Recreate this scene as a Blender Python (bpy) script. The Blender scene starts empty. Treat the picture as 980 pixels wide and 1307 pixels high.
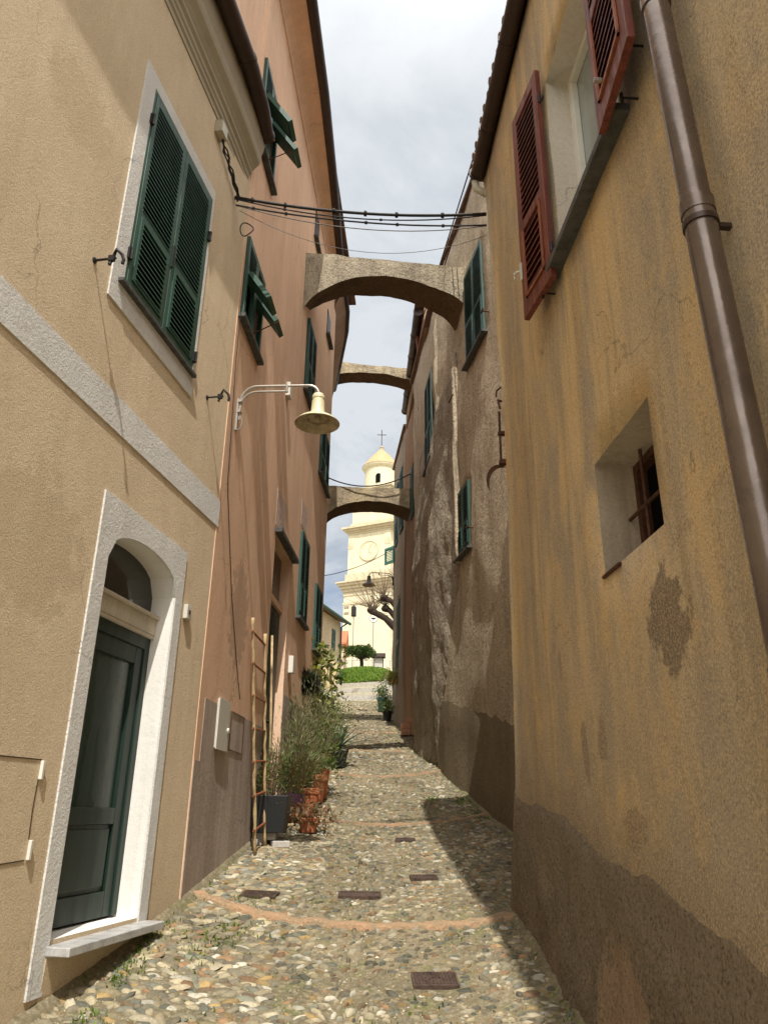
import bpy, bmesh, math, random
import numpy as np
from mathutils import Vector, Matrix, noise
random.seed(7); rng = np.random.default_rng(7)
R = math.radians
scene = bpy.context.scene
COL = scene.collection

# ------------------------------------------------------------------ ground profile
KN = [(-6,-1.2),(0,-.3),(4.3,.50),(6.2,.885),(6.38,.94),(9.4,1.40),(10.2,1.56),(12.7,2.30),(18.7,3.5),(24,4.6),(36,7.1),(45,8.9),(75,14.4),(120,20)]
def gz(y, x=0.0):
    if y <= KN[0][0]: return KN[0][1]
    z = KN[-1][1]
    for (a,b),(c,d) in zip(KN, KN[1:]):
        if y <= c:
            z = b+(d-b)*(y-a)/(c-a); break
    if y > 24: z += .10*min(max(x+1,-3),3)*min((y-24)/6,1)
    return z

# ------------------------------------------------------------------ node helper
class NT:
    def __init__(s, mat):
        mat.use_nodes = True; s.t = mat.node_tree; s.t.nodes.clear(); s.x = 0
    def n(s, typ, **kw):
        o = s.t.nodes.new('ShaderNode'+typ)
        for k, v in kw.items():
            if k.startswith('i_'):
                key = k[2:]; key = int(key) if key.isdigit() else key.replace('_', ' ')
                s.put(o.inputs[key], v)
            else: setattr(o, k, v)
        return o
    def put(s, sock, v):
        if isinstance(v, bpy.types.NodeSocket): s.t.links.new(v, sock)
        elif isinstance(v, bpy.types.Node): s.t.links.new(v.outputs[0], sock)
        elif isinstance(v, (tuple, list)) and len(v) == 3 and sock.type == 'RGBA': sock.default_value = (*v, 1)
        else: sock.default_value = v
    def math(s, op, a, b=0.0, clamp=False):
        o = s.n('Math', operation=op, use_clamp=clamp); s.put(o.inputs[0], a); s.put(o.inputs[1], b); return o.outputs[0]
    def mix(s, f, a, b, mode='MIX'):
        o = s.n('MixRGB', blend_type=mode); s.put(o.inputs[0], f); s.put(o.inputs[1], a); s.put(o.inputs[2], b); return o.outputs[0]
    def ramp(s, v, lo, hi, a=0.0, b=1.0):
        o = s.n('MapRange'); o.clamp = True; s.put(o.inputs[0], v)
        for i, q in zip((1,2,3,4), (lo,hi,a,b)): o.inputs[i].default_value = q
        return o.outputs[0]
    def obj(s): return s.n('NewGeometry').outputs['Position']
    def mapping(s, vec, scale=(1,1,1), loc=(0,0,0), rot=(0,0,0)):
        o = s.n('Mapping'); s.put(o.inputs[0], vec); o.inputs['Scale'].default_value = scale; o.inputs['Location'].default_value = loc; o.inputs['Rotation'].default_value = rot
        return o.outputs[0]
    def noise(s, vec, scale, detail=4, rough=.55, dist=0.0):
        o = s.n('TexNoise'); s.put(o.inputs['Vector'], vec); o.inputs['Scale'].default_value = scale; o.inputs['Detail'].default_value = detail
        o.inputs['Roughness'].default_value = rough; o.inputs['Distortion'].default_value = dist
        return o.outputs['Fac']
    def voro(s, vec, scale, feature='F1'):
        o = s.n('TexVoronoi', feature=feature); s.put(o.inputs['Vector'], vec); o.inputs['Scale'].default_value = scale; return o
    def out(s, col, rough=.8, bump=None, bdist=.01, bstr=1.0, metal=0.0, spec=.3, **kw):
        b = s.n('BsdfPrincipled'); s.put(b.inputs['Base Color'], col); s.put(b.inputs['Roughness'], rough)
        s.put(b.inputs['Metallic'], metal); b.inputs['Specular IOR Level'].default_value = spec
        for k, v in kw.items(): s.put(b.inputs[k.replace('_', ' ')], v)
        if bump is not None:
            bn = s.n('Bump'); s.put(bn.inputs['Height'], bump); bn.inputs['Distance'].default_value = bdist; bn.inputs['Strength'].default_value = bstr
            s.t.links.new(bn.outputs[0], b.inputs['Normal'])
        o = s.n('OutputMaterial'); s.t.links.new(b.outputs[0], o.inputs[0]); return b

def newmat(name): return bpy.data.materials.new(name)

def stucco(name, base, alt, dark, grain=70, gdist=.012, streak=.5, light=None, patches=(), zones=(), coarse=0.0, contrast=1.0, blot=None, speck=0.0, late=(), cracks=.5):
    """weathered render: base/alt blotches, dark vertical streaks, roughcast grain; patches=[(centre,radius,colour,amount)], zones=[(axis,lo,hi,colour,amount)]"""
    m = newmat(name); t = NT(m); P = t.obj()
    n1 = t.noise(P, 1.1, 5, .6, .4); n2 = t.noise(P, 4.5, 6, .65)
    st = t.noise(t.mapping(P, (3.2,3.2,.22)), 1.6, 6, .65, .3)
    st2 = t.noise(t.mapping(P, (9,9,.35), (3,1,5)), 1.5, 5, .6)
    c = t.mix(t.ramp(n1, .35, .68), base, alt)
    for (ax, lo, hi, col, amt) in zones:
        sep = t.n('SeparateXYZ'); t.put(sep.inputs[0], P)
        av = sep.outputs[ax] if ax < 3 else t.math('SUBTRACT', sep.outputs[2], t.math('ADD', t.math('MULTIPLY', sep.outputs[1], .19), .58))
        if ax == 3: v = t.math('ADD', av, t.math('MULTIPLY', t.math('SUBTRACT', t.noise(P, 2.6, 6, .65, .6), .5), .9))
        else: v = t.math('ADD', av, t.math('MULTIPLY', t.math('SUBTRACT', t.noise(P, .9, 5, .6, .5), .5), 2.2))
        c = t.mix(t.math('MULTIPLY', t.ramp(v, lo, hi), amt), c, col)
    if light: c = t.mix(t.math('MULTIPLY', t.ramp(n2, .55, .78), .6), c, light)
    c = t.mix(t.math('MULTIPLY', t.ramp(st, .50, .75), streak), c, dark)
    c = t.mix(t.math('MULTIPLY', t.ramp(st2, .55, .8), streak*.6), c, dark)
    if blot:
        b1 = t.noise(t.mapping(P, (2.6,2.6,.42), (1,7,2)), 1.1, 7, .66, .7); b2 = t.noise(t.mapping(P, (1.4,1.4,.8)), 1.9, 7, .7, .9)
        c = t.mix(t.math('MULTIPLY', t.ramp(b1, .44, .60), blot[1]), c, blot[0])
        c = t.mix(t.math('MULTIPLY', t.ramp(b2, .48, .70), blot[3]), c, blot[2])
    if speck:
        sp = t.noise(P, 95, 5, .8)
        c = t.mix(t.math('MULTIPLY', t.ramp(sp, .44, .34), speck), c, tuple(q*.5 for q in dark))
        c = t.mix(t.math('MULTIPLY', t.ramp(sp, .58, .68), speck*.6), c, tuple(min(1,q*1.25) for q in base))
    for (cen, rad, col, amt) in patches:
        mp = t.mapping(P, tuple(1/q for q in rad), tuple(-a/q for a, q in zip(cen, rad)))
        ln = t.n('VectorMath', operation='LENGTH'); t.put(ln.inputs[0], mp)
        d = t.math('ADD', ln.outputs['Value'], t.math('MULTIPLY', t.math('SUBTRACT', t.noise(P, 9, 5, .6), .5), 2.0))
        c = t.mix(t.math('MULTIPLY', t.ramp(d, 1.05, .9), amt), c, col)
    if cracks:
        dv = t.n('VectorMath', operation='ADD'); t.put(dv.inputs[0], P); nz = t.n('TexNoise'); t.put(nz.inputs['Vector'], P); nz.inputs['Scale'].default_value = 3.0; nz.inputs['Detail'].default_value = 6
        sc = t.n('VectorMath', operation='SCALE'); t.put(sc.inputs[0], nz.outputs['Color']); sc.inputs['Scale'].default_value = .55; t.put(dv.inputs[1], sc.outputs[0])
        ce = t.voro(dv.outputs[0], .75, 'DISTANCE_TO_EDGE').outputs['Distance']; mk = t.ramp(t.noise(P, .8, 3), .50, .58)
        c = t.mix(t.math('MULTIPLY', t.math('MULTIPLY', t.ramp(ce, .005, .0015), mk), cracks), c, tuple(q*.4 for q in dark))
    for (ax, lo, hi, col, amt) in late:
        sep = t.n('SeparateXYZ'); t.put(sep.inputs[0], P); av = t.math('SUBTRACT', sep.outputs[2], t.math('ADD', t.math('MULTIPLY', sep.outputs[1], .19), .58))
        v = t.math('ADD', av, t.math('MULTIPLY', t.math('SUBTRACT', t.noise(P, 3.2, 7, .7, .6), .5), .7)); c = t.mix(t.math('MULTIPLY', t.ramp(v, lo, hi), amt), c, col)
    g = t.noise(P, grain*1.05, 4, .72); g2 = t.noise(P, grain*.45, 4, .65)
    gg = t.math('ADD', t.math('MULTIPLY', g, .65), t.math('MULTIPLY', g2, .5+coarse))
    c = t.mix(t.ramp(g, .48, .68, .0, .40*contrast), c, tuple(min(q*1.4,1) for q in base))
    c = t.mix(t.ramp(g, .47, .30, 0, .60*contrast), c, tuple(q*.4 for q in dark))
    bb = t.math('ADD', gg, t.math('MULTIPLY', n2, .8+coarse*3))
    t.out(c, .92, bb, gdist, 1.0, spec=.12)
    return m

def simple(name, col, rough=.6, var=.25, scale=8, bump=.002, metal=0.0, spec=.3, col2=None, streak=False):
    m = newmat(name); t = NT(m); P = t.obj()
    if streak: P2 = t.mapping(P, (3,3,.3))
    else: P2 = P
    n = t.noise(P2, scale, 5, .6); n2 = t.noise(P, scale*6, 3, .6)
    c2 = col2 or tuple(q*.45 for q in col)
    c = t.mix(t.math('MULTIPLY', t.ramp(n, .4, .7), min(var*2,1)), col, c2)
    c = t.mix(t.math('MULTIPLY', t.ramp(n2, .5, .75), var), c, tuple(min(q*1.4,1) for q in col))
    t.out(c, t.ramp(n, .3, .7, max(rough-.12,.05), min(rough+.12,1)), n2, bump, 1.0, metal, spec)
    return m

def vcol(name, rough=.75, bump=.003, scale=60, trans=0.0, spec=.2, mul=1.0):
    m = newmat(name); t = NT(m); P = t.obj()
    a = t.n('Attribute'); a.attribute_name = 'Col'
    n = t.noise(P, scale, 4, .6)
    c = t.mix(t.ramp(n, .35, .7, 0, .55), a.outputs['Color'], t.mix(1.0, a.outputs['Color'], (.45,.43,.38), 'MULTIPLY'))
    b = t.out(c, rough, n, bump, 1.0, spec=spec)
    if trans:
        tr = t.n('BsdfTranslucent'); t.put(tr.inputs[0], t.mix(1.0, a.outputs['Color'], (1.5,1.7,.7), 'MULTIPLY'))
        mx = t.n('MixShader'); mx.inputs[0].default_value = trans
        t.t.links.new(b.outputs[0], mx.inputs[1]); t.t.links.new(tr.outputs[0], mx.inputs[2])
        o = [q for q in t.t.nodes if q.type == 'OUTPUT_MATERIAL'][0]; t.t.links.new(mx.outputs[0], o.inputs[0])
    return m

MAT = {}
def mats():
    M = MAT
    M['beige'] = stucco('beige_roughcast', (.71,.575,.40), (.64,.51,.345), (.43,.33,.215), grain=125, gdist=.009, streak=.3, light=(.76,.63,.45), contrast=.8, blot=((.60,.475,.32),.4,(.56,.44,.29),.45), zones=[(2, 1.5, .4, (.52,.40,.26), .6)],
        patches=[((-1.93,3.6,5.7),(.5,.35,.25),(.54,.415,.27),.5), ((-1.88,3.9,2.95),(.5,.5,.4),(.50,.385,.25),.5)])
    M['grey_render'] = stucco('pale_grey_roughcast', (.74,.725,.69), (.66,.65,.62), (.45,.44,.42), grain=80, gdist=.010, contrast=.5, blot=((.60,.585,.55),.4,(.52,.50,.45),.35), streak=.3, light=(.72,.70,.66))
    M['salmon'] = stucco('salmon_render', (.84,.565,.39), (.77,.505,.34), (.50,.33,.23), grain=45, gdist=.004, streak=.38, light=(.70,.50,.36), contrast=.25,
        speck=.25, blot=((.56,.37,.26),.35,(.80,.60,.45),.35),
        patches=[((-1.36,7.3,3.4),(.4,.35,.5),(.36,.235,.165),.5)])
    M['dado'] = stucco('washed_grey_dado', (.43,.355,.30), (.50,.42,.36), (.25,.195,.165), grain=40, gdist=.004, streak=.8, light=(.56,.47,.41), contrast=.3, blot=((.30,.235,.195),.6,(.56,.46,.40),.4))
    M['ochre'] = stucco('ochre_render', (.62,.465,.275), (.52,.40,.25), (.235,.18,.12), grain=85, gdist=.007, streak=.85, light=(.58,.44,.26), blot=((.36,.30,.225),.9,(.68,.45,.19),.6), speck=.5,
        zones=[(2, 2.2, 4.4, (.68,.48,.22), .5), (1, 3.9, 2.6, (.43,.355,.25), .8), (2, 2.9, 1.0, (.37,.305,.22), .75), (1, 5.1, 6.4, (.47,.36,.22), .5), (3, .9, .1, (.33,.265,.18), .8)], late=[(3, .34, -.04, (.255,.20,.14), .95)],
        patches=[((1.22,3.27,2.40),(.5,.19,.22),(.17,.135,.10),.85), ((1.2,4.55,1.95),(.5,.05,.16),(.2,.155,.11),.6), ((1.2,4.25,1.98),(.5,.07,.10),(.22,.165,.115),.55),
                 ((1.2,4.9,2.5),(.5,.04,.12),(.22,.165,.115),.5), ((1.2,3.9,1.55),(.5,.14,.09),(.2,.15,.11),.55), ((1.2,4.5,1.5),(.5,.06,.1),(.2,.15,.11),.5),
                 ((1.07,6.08,4.7),(.5,.07,.5),(.55,.28,.07),.6), ((1.07,6.0,3.4),(.5,.10,.8),(.55,.34,.12),.3)])
    M['plinth'] = stucco('rough_plinth_render', (.25,.195,.135), (.17,.135,.095), (.12,.095,.065), grain=55, gdist=.035, streak=.4, light=(.36,.28,.19), coarse=.6, late=[(3, -.50, -.10, (.255,.20,.14), .95)], zones=[(3, -.30, .03, (.30,.24,.165), 1.0), (3, -.62, -1.0, (.38,.26,.165), .6)], blot=((.20,.16,.115),.45,(.40,.31,.21),.5), speck=1.0, contrast=1.5,
        patches=[((1.1,4.15,.75),(.6,.35,.30),(.42,.28,.18),.7)])
    M['stonewall'] = stucco('weathered_grey_render', (.58,.49,.36), (.48,.395,.28), (.20,.16,.115), grain=38, gdist=.025, streak=.8, light=(.62,.53,.39), coarse=.4, blot=((.64,.55,.41),.4,(.26,.21,.155),.6), speck=.8, contrast=1.3,
        zones=[(2, 4.6, 3.2, (.29,.22,.14), .6)])
    M['stonedado'] = stucco('damp_grey_dado', (.21,.165,.105), (.17,.135,.09), (.09,.075,.055), grain=42, gdist=.012, streak=.6, light=(.27,.22,.15), coarse=.2)
    M['rubble'] = stucco('rough_rubble_render', (.45,.385,.295), (.38,.32,.24), (.16,.13,.10), grain=30, gdist=.04, streak=.6, light=(.58,.52,.42), coarse=.8, speck=.8, blot=((.55,.48,.37),.5,(.23,.19,.145),.8))
    M['brownhouse'] = stucco('brown_render', (.34,.22,.14), (.29,.185,.12), (.15,.10,.07), grain=45, gdist=.008, streak=.6)
    M['greyhouse'] = stucco('grey_brown_render', (.33,.27,.21), (.28,.225,.17), (.14,.11,.085), grain=35, gdist=.02, streak=.7, light=(.42,.35,.28), coarse=.3)
    M['arch'] = stucco('lichened_arch_render', (.40,.325,.22), (.30,.245,.17), (.11,.09,.07), grain=40, gdist=.02, streak=.6, light=(.66,.58,.40), coarse=.4, blot=((.62,.52,.30),.45,(.13,.105,.085),.8), speck=.6)
    M['arch1'] = stucco('lichened_sun_tinted_arch_render', (.38,.325,.24), (.27,.225,.165), (.08,.065,.05), grain=40, gdist=.02, streak=.8, light=(.62,.55,.41), coarse=.4,
        zones=[(2, 9.9, 10.6, (.50,.41,.23), .6), (0, -.5, -1.9, (.55,.46,.30), .9)], blot=((.42,.37,.28),.4,(.10,.085,.07),.8), speck=.7)  # left end and top painted lighter as if sunlit; blots are lichen and weathering
    M['pane_green'] = simple('green_glazed_panel', (.022,.045,.033), .28, .3, 2, .0008, spec=.4, col2=(.012,.028,.02), streak=True)
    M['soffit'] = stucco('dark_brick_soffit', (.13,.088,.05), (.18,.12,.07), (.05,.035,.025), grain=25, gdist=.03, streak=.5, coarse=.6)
    M['cornice'] = stucco('cornice_plaster', (.40,.35,.26), (.36,.31,.23), (.24,.20,.15), grain=30, gdist=.002, streak=.25, contrast=.1)
    M['white'] = stucco('whitewashed_plaster', (.82,.80,.75), (.77,.75,.70), (.55,.51,.44), grain=14, gdist=.006, streak=.4, contrast=.06)
    M['oldwhite'] = stucco('stained_white_plaster', (.60,.56,.48), (.52,.46,.37), (.30,.25,.18), grain=40, gdist=.006, streak=.5, contrast=.3)
    M['darkreveal'] = stucco('dirty_reveal_plaster', (.36,.31,.25), (.29,.24,.18), (.15,.11,.08), grain=60, gdist=.006, streak=.6, contrast=.4)
    M['marble'] = simple('grey_marble', (.46,.455,.44), .45, .5, 9, .001, col2=(.27,.265,.26))
    M['slate'] = simple('dark_slate', (.085,.085,.08), .6, .4, 14, .003, col2=(.03,.03,.03))
    M['green'] = simple('green_shutter_paint', (.030,.085,.060), .42, .25, 6, .0008, spec=.45, col2=(.022,.055,.042))
    M['greenfade'] = simple('faded_green_paint', (.028,.075,.06), .5, .4, 8, .001, spec=.4, col2=(.02,.06,.05))
    M['greenlight'] = simple('light_green_paint', (.08,.24,.175), .5, .2, 6, .001, spec=.4)
    M['doorgreen'] = simple('dark_green_door_paint', (.010,.026,.018), .5, .25, 3, .001, spec=.45, col2=(.018,.034,.026), streak=True)
    M['redwood'] = simple('red_brown_shutter_stain', (.175,.044,.028), .45, .5, 10, .001, spec=.4, col2=(.065,.017,.012), streak=True)
    M['redside'] = simple('orange_brown_wood_edge', (.28,.095,.04), .5, .4, 10, .001, spec=.4, col2=(.14,.035,.02), streak=True)
    M['iron'] = simple('black_iron', (.025,.023,.022), .55, .3, 30, .001, metal=.4)
    M['rust'] = simple('rusty_iron', (.10,.045,.025), .8, .5, 25, .002, metal=.2, col2=(.05,.025,.018))
    M['gutter'] = simple('dark_brown_gutter', (.055,.036,.028), .40, .3, 5, .0008, metal=.35, spec=.4, col2=(.035,.024,.02))
    M['pipe'] = simple('brown_downpipe', (.19,.155,.135), .27, .35, 2.2, .002, metal=.7, spec=.5, col2=(.085,.06,.05))
    M['pinkpipe'] = simple('faded_red_downpipe', (.36,.16,.135), .5, .35, 3, .001, metal=.1, col2=(.22,.09,.075))
    M['cable'] = simple('black_cable', (.02,.019,.018), .6, .2, 40, .0005)
    M['greycable'] = simple('grey_cable', (.16,.15,.14), .6, .2, 40, .0005)
    M['lamp'] = simple('cream_enamel', (.66,.61,.40), .38, .25, 12, .0006, spec=.5, col2=(.50,.44,.27))
    M['lampin'] = simple('stained_enamel_inside', (.42,.36,.24), .55, .6, 12, .001, col2=(.20,.15,.09))
    M['galv'] = simple('galvanised_tube', (.40,.37,.33), .42, .25, 20, .0006, metal=.5)
    M['terracotta'] = simple('terracotta', (.52,.185,.085), .8, .3, 14, .002, col2=(.36,.13,.07))
    M['blackpot'] = simple('black_plastic', (.018,.019,.02), .45, .2, 20, .0006, spec=.4)
    M['purplepot'] = simple('plum_plastic', (.06,.025,.045), .45, .2, 20, .0006)
    M['soil'] = simple('soil', (.05,.032,.02), .95, .5, 40, .006)
    M['bamboo'] = simple('bamboo', (.48,.36,.19), .55, .5, 9, .001, col2=(.27,.18,.09))
    M['creambox'] = simple('cream_metal', (.60,.58,.50), .45, .15, 6, .0006, col2=(.48,.46,.38))
    M['whiteframe'] = simple('white_frame_paint', (.74,.72,.64), .4, .1, 6, .0006)
    M['stone'] = simple('pale_flat_stone', (.50,.47,.42), .85, .4, 9, .006, col2=(.33,.30,.26))
    M['brick'] = simple('old_brick', (.50,.25,.15), .85, .5, 14, .008, col2=(.42,.30,.22))
    M['stepbrick'] = simple('worn_terracotta_edging', (.36,.225,.13), .9, .9, 7, .016, col2=(.22,.185,.115))
    M['grate'] = simple('rusty_cast_iron', (.14,.095,.075), .6, .5, 20, .002, metal=.4, col2=(.05,.035,.03))
    M['tile'] = simple('old_roof_tile', (.22,.12,.075), .85, .5, 12, .01, col2=(.10,.075,.055))
    M['redtile'] = simple('red_roof_tile', (.55,.16,.08), .85, .4, 12, .01)
    M['tower'] = stucco('pale_yellow_tower_render', (.74,.67,.47), (.69,.62,.44), (.45,.38,.27), grain=5, gdist=.03, streak=.6, contrast=.15, blot=((.62,.54,.37),.5,(.80,.74,.55),.4))
    M['towertrim'] = stucco('tower_cornice_render', (.62,.54,.37), (.54,.46,.32), (.30,.23,.16), grain=6, gdist=.02, streak=.5, contrast=.1)
    M['dome'] = stucco('tiled_spire', (.50,.36,.20), (.42,.29,.16), (.33,.24,.14), grain=8, gdist=.05, streak=.3, contrast=.3)
    M['farhouse'] = stucco('far_rubble_house', (.56,.44,.30), (.48,.37,.25), (.30,.23,.16), grain=10, gdist=.04, streak=.4, contrast=.5)
    M['faryellow'] = stucco('far_yellow_render', (.72,.58,.32), (.66,.53,.30), (.45,.35,.2), grain=14, gdist=.01, streak=.3, contrast=.2)
    M['bark'] = simple('dark_bark', (.050,.034,.026), .95, .5, 10, .02)
    M['twig'] = simple('pale_twig', (.22,.16,.10), .9, .4, 20, .002)
    M['plank'] = simple('pale_plank', (.58,.42,.24), .8, .4, 9, .003, streak=True)
    M['leaf'] = vcol('leaf', .6, .001, 30, .30)
    M['cobble'] = vcol('cobble', .72, .004, 55, 0, .3)
    M['grass'] = vcol('grass_blades', .7, .001, 30, .3)
    # glass panes
    m = newmat('dark_window_glass'); t = NT(m); t.out((.012,.016,.015), .06, spec=.8); M['glass'] = m
    m = newmat('pale_window_glass'); t = NT(m); P = t.obj()
    t.out(t.mix(t.ramp(t.noise(P, 1.6, 4), .35, .7), (.20,.24,.23), (.33,.36,.34)), .08, spec=.9); M['paleglass'] = m
    m = newmat('dark_interior'); t = NT(m); t.out((.008,.008,.007), .9, spec=0.0); M['dark'] = m
    # mortar bed
    m = newmat('mortar_bed'); t = NT(m); P = t.obj()
    n = t.noise(P, 1.3, 5, .6, .5); n2 = t.noise(P, 30, 5, .7); n3 = t.noise(P, 5, 5, .6)
    c = t.mix(t.ramp(n, .38, .62), (.245,.20,.125), (.165,.14,.085))
    c = t.mix(t.ramp(n3, .52, .66, 0, .6), c, (.15,.165,.06))
    c = t.mix(t.ramp(n2, .52, .66, 0, .8), c, (.33,.29,.21)); c = t.mix(t.ramp(n2, .45, .33, 0, .7), c, (.07,.06,.04))
    t.out(c, .95, n2, .012, 1.0, spec=.1); M['bed'] = m
    # far paving (beyond the stones built one by one)
    m = newmat('ground_earth'); t = NT(m); P = t.obj()
    v = t.voro(t.mapping(P, (1.0,1.7,1)), 13); n = t.noise(P, .8, 5); n2 = t.noise(P, 9, 5)
    c = t.mix(t.ramp(n, .35, .65), (.36,.32,.23), (.28,.26,.17)); c = t.mix(t.ramp(n2, .5, .65, 0, .5), c, (.20,.20,.09))
    c = t.mix(.35, c, v.outputs['Color'], 'OVERLAY')
    t.out(c, .95, v.outputs['Distance'], -.02, 1.0, spec=.1); M['earth'] = m
    # faded fresco lettering patch
    m = newmat('faded_painted_plaque'); t = NT(m); P = t.obj()
    n = t.noise(P, 16, 5, .7); n2 = t.noise(t.mapping(P, (1,6,26)), 2.2, 3, .6)
    c = t.mix(t.ramp(n, .42, .62), (.58,.39,.28), (.60,.52,.46)); c = t.mix(t.ramp(n2, .56, .62, 0, .7), c, (.22,.24,.36))
    t.out(c, .9, n, .004, 1.0, spec=.1); M['plaque'] = m
mats()

# ------------------------------------------------------------------ mesh builder
ORG = {}
class MB:
    def __init__(s): s.v = []; s.f = []; s.m = []
    def add(s, vs, fs, mi=0):
        b = len(s.v); s.v += [tuple(q) for q in vs]; s.f += [tuple(i+b for i in f) for f in fs]; s.m += [mi]*len(fs)
    def box(s, fr, u0, u1, v0, v1, w0, w1, mi=0):
        c = [fr(u, v, w) for u in (u0,u1) for v in (v0,v1) for w in (w0,w1)]
        s.add(c, [(0,1,3,2),(4,6,7,5),(0,4,5,1),(2,3,7,6),(0,2,6,4),(1,5,7,3)], mi)
    def prism(s, fr, poly, w0, w1, mi=0, axis='uv'):
        """poly of (u,v) extruded in w, or axis 'wv': poly of (w,v) extruded along u"""
        g = (lambda a, b, c: fr(a, b, c)) if axis == 'uv' else (lambda a, b, c: fr(c, b, a))
        n = len(poly); vs = [g(a, b, w0) for a, b in poly]+[g(a, b, w1) for a, b in poly]
        s.add(vs, [tuple(range(n)), tuple(range(2*n-1, n-1, -1))]+[(i, (i+1)%n, n+(i+1)%n, n+i) for i in range(n)], mi)
    def tube(s, pts, r, n=8, mi=0, caps=True):
        pts = [Vector(p) for p in pts]; rr = r if isinstance(r, (list, tuple)) else [r]*len(pts)
        rings = []; up = None
        for i, p in enumerate(pts):
            d = (pts[min(i+1, len(pts)-1)]-pts[max(i-1, 0)])
            if d.length < 1e-9: d = Vector((0,0,1))
            d.normalize()
            if up is None: up = Vector((0,0,1)) if abs(d.z) < .9 else Vector((1,0,0))
            a = d.cross(up).normalized(); b = a.cross(d).normalized(); up = b
            rings.append([p+a*(rr[i]*math.cos(2*math.pi*k/n))+b*(rr[i]*math.sin(2*math.pi*k/n)) for k in range(n)])
        vs = [q for g in rings for q in g]; fs = []
        for i in range(len(pts)-1):
            for k in range(n): fs.append((i*n+k, i*n+(k+1)%n, (i+1)*n+(k+1)%n, (i+1)*n+k))
        if caps: fs += [tuple(range(n-1, -1, -1)), tuple(range((len(pts)-1)*n, len(pts)*n))]
        s.add(vs, fs, mi)
    def lathe(s, c, prof, n=20, mi=0, ax=Vector((0,0,1)), cap0=True, cap1=True):
        ax = Vector(ax).normalized(); a = ax.orthogonal().normalized(); b = ax.cross(a); c = Vector(c)
        vs = [c+ax*h+(a*math.cos(2*math.pi*k/n)+b*math.sin(2*math.pi*k/n))*r for r, h in prof for k in range(n)]; fs = []
        for i in range(len(prof)-1):
            for k in range(n): fs.append((i*n+k, i*n+(k+1)%n, (i+1)*n+(k+1)%n, (i+1)*n+k))
        if cap0: fs.append(tuple(range(n-1, -1, -1)))
        if cap1: fs.append(tuple(range((len(prof)-1)*n, len(prof)*n)))
        s.add(vs, fs, mi)
    def build(s, name, mat, parent=None, smooth=False, recalc=True, bevel=0, loc=None, autosmooth=None):
        o3 = Vector(ORG.get(parent.name, (0,0,0))) if parent else Vector(loc or (0,0,0))
        me = bpy.data.meshes.new(name); me.from_pydata([tuple(Vector(v)-o3) for v in s.v], [], s.f)
        for q in (mat if isinstance(mat, (list, tuple)) else [mat]): me.materials.append(MAT[q] if isinstance(q, str) else q)
        me.polygons.foreach_set('material_index', s.m)
        if smooth: me.polygons.foreach_set('use_smooth', [True]*len(s.f))
        if recalc:
            bm = bmesh.new(); bm.from_mesh(me); bmesh.ops.recalc_face_normals(bm, faces=bm.faces); bm.to_mesh(me); bm.free()
        me.update(); o = bpy.data.objects.new(name, me); COL.objects.link(o)
        if parent: o.parent = parent
        else: o.location = o3
        ORG[o.name] = o3
        if bevel:
            b = o.modifiers.new('bevel', 'BEVEL'); b.width = bevel; b.segments = 2; b.limit_method = 'ANGLE'; b.angle_limit = R(40); b.harden_normals = False
        if autosmooth and smooth:
            me.set_sharp_from_angle(angle=R(autosmooth))
        return o

def tag(o, label, cat, group=None):
    o['label'] = label; o['category'] = cat
    if group: o['group'] = group
    return o
def thing(name, label, cat, loc, group=None):
    o = bpy.data.objects.new(name, None); COL.objects.link(o); o.location = loc; o.empty_display_size = .1
    ORG[o.name] = Vector(loc); return tag(o, label, cat, group)

class Fr:
    """wall frame: u along the wall (uphill), v up, w out of the wall"""
    def __init__(s, o, u, v, w): s.o = Vector(o); s.u = Vector(u); s.v = Vector(v); s.w = Vector(w)
    def __call__(s, a, b, c=0): return s.o+s.u*a+s.v*b+s.w*c
    def sub(s, a, b, c, yaw=0, tilt=0):
        """move the origin; yaw turns u towards w about v, tilt leans v towards w about u"""
        u = s.u*math.cos(yaw)+s.w*math.sin(yaw); w = s.w*math.cos(yaw)-s.u*math.sin(yaw)
        v = s.v*math.cos(tilt)+w*math.sin(tilt); w2 = w*math.cos(tilt)-s.v*math.sin(tilt)
        return Fr(s(a, b, c), u, v, w2)
def wallframe(x, y, heading, side):
    h = R(heading); d = Vector((math.sin(h), math.cos(h), 0)); n = Vector((math.cos(h), -math.sin(h), 0))*side
    return Fr((x, y, 0), d, (0,0,1), n)
W0 = Fr((0,0,0), (1,0,0), (0,1,0), (0,0,1))
WXZ = Fr((0,0,0), (1,0,0), (0,0,1), (0,-1,0))      # u=x, v=z, w=-y

FA = wallframe(-1.45, 6.33, 10, 1)
FB = wallframe(-1.45, 6.33, 3.5, 1)
FC = wallframe(1.05, 6.35, -3.5, -1)
FD = wallframe(1.5, 9.4, -9.3, -1)
FE = wallframe(.96, 12.72, -5, -1)

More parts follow.
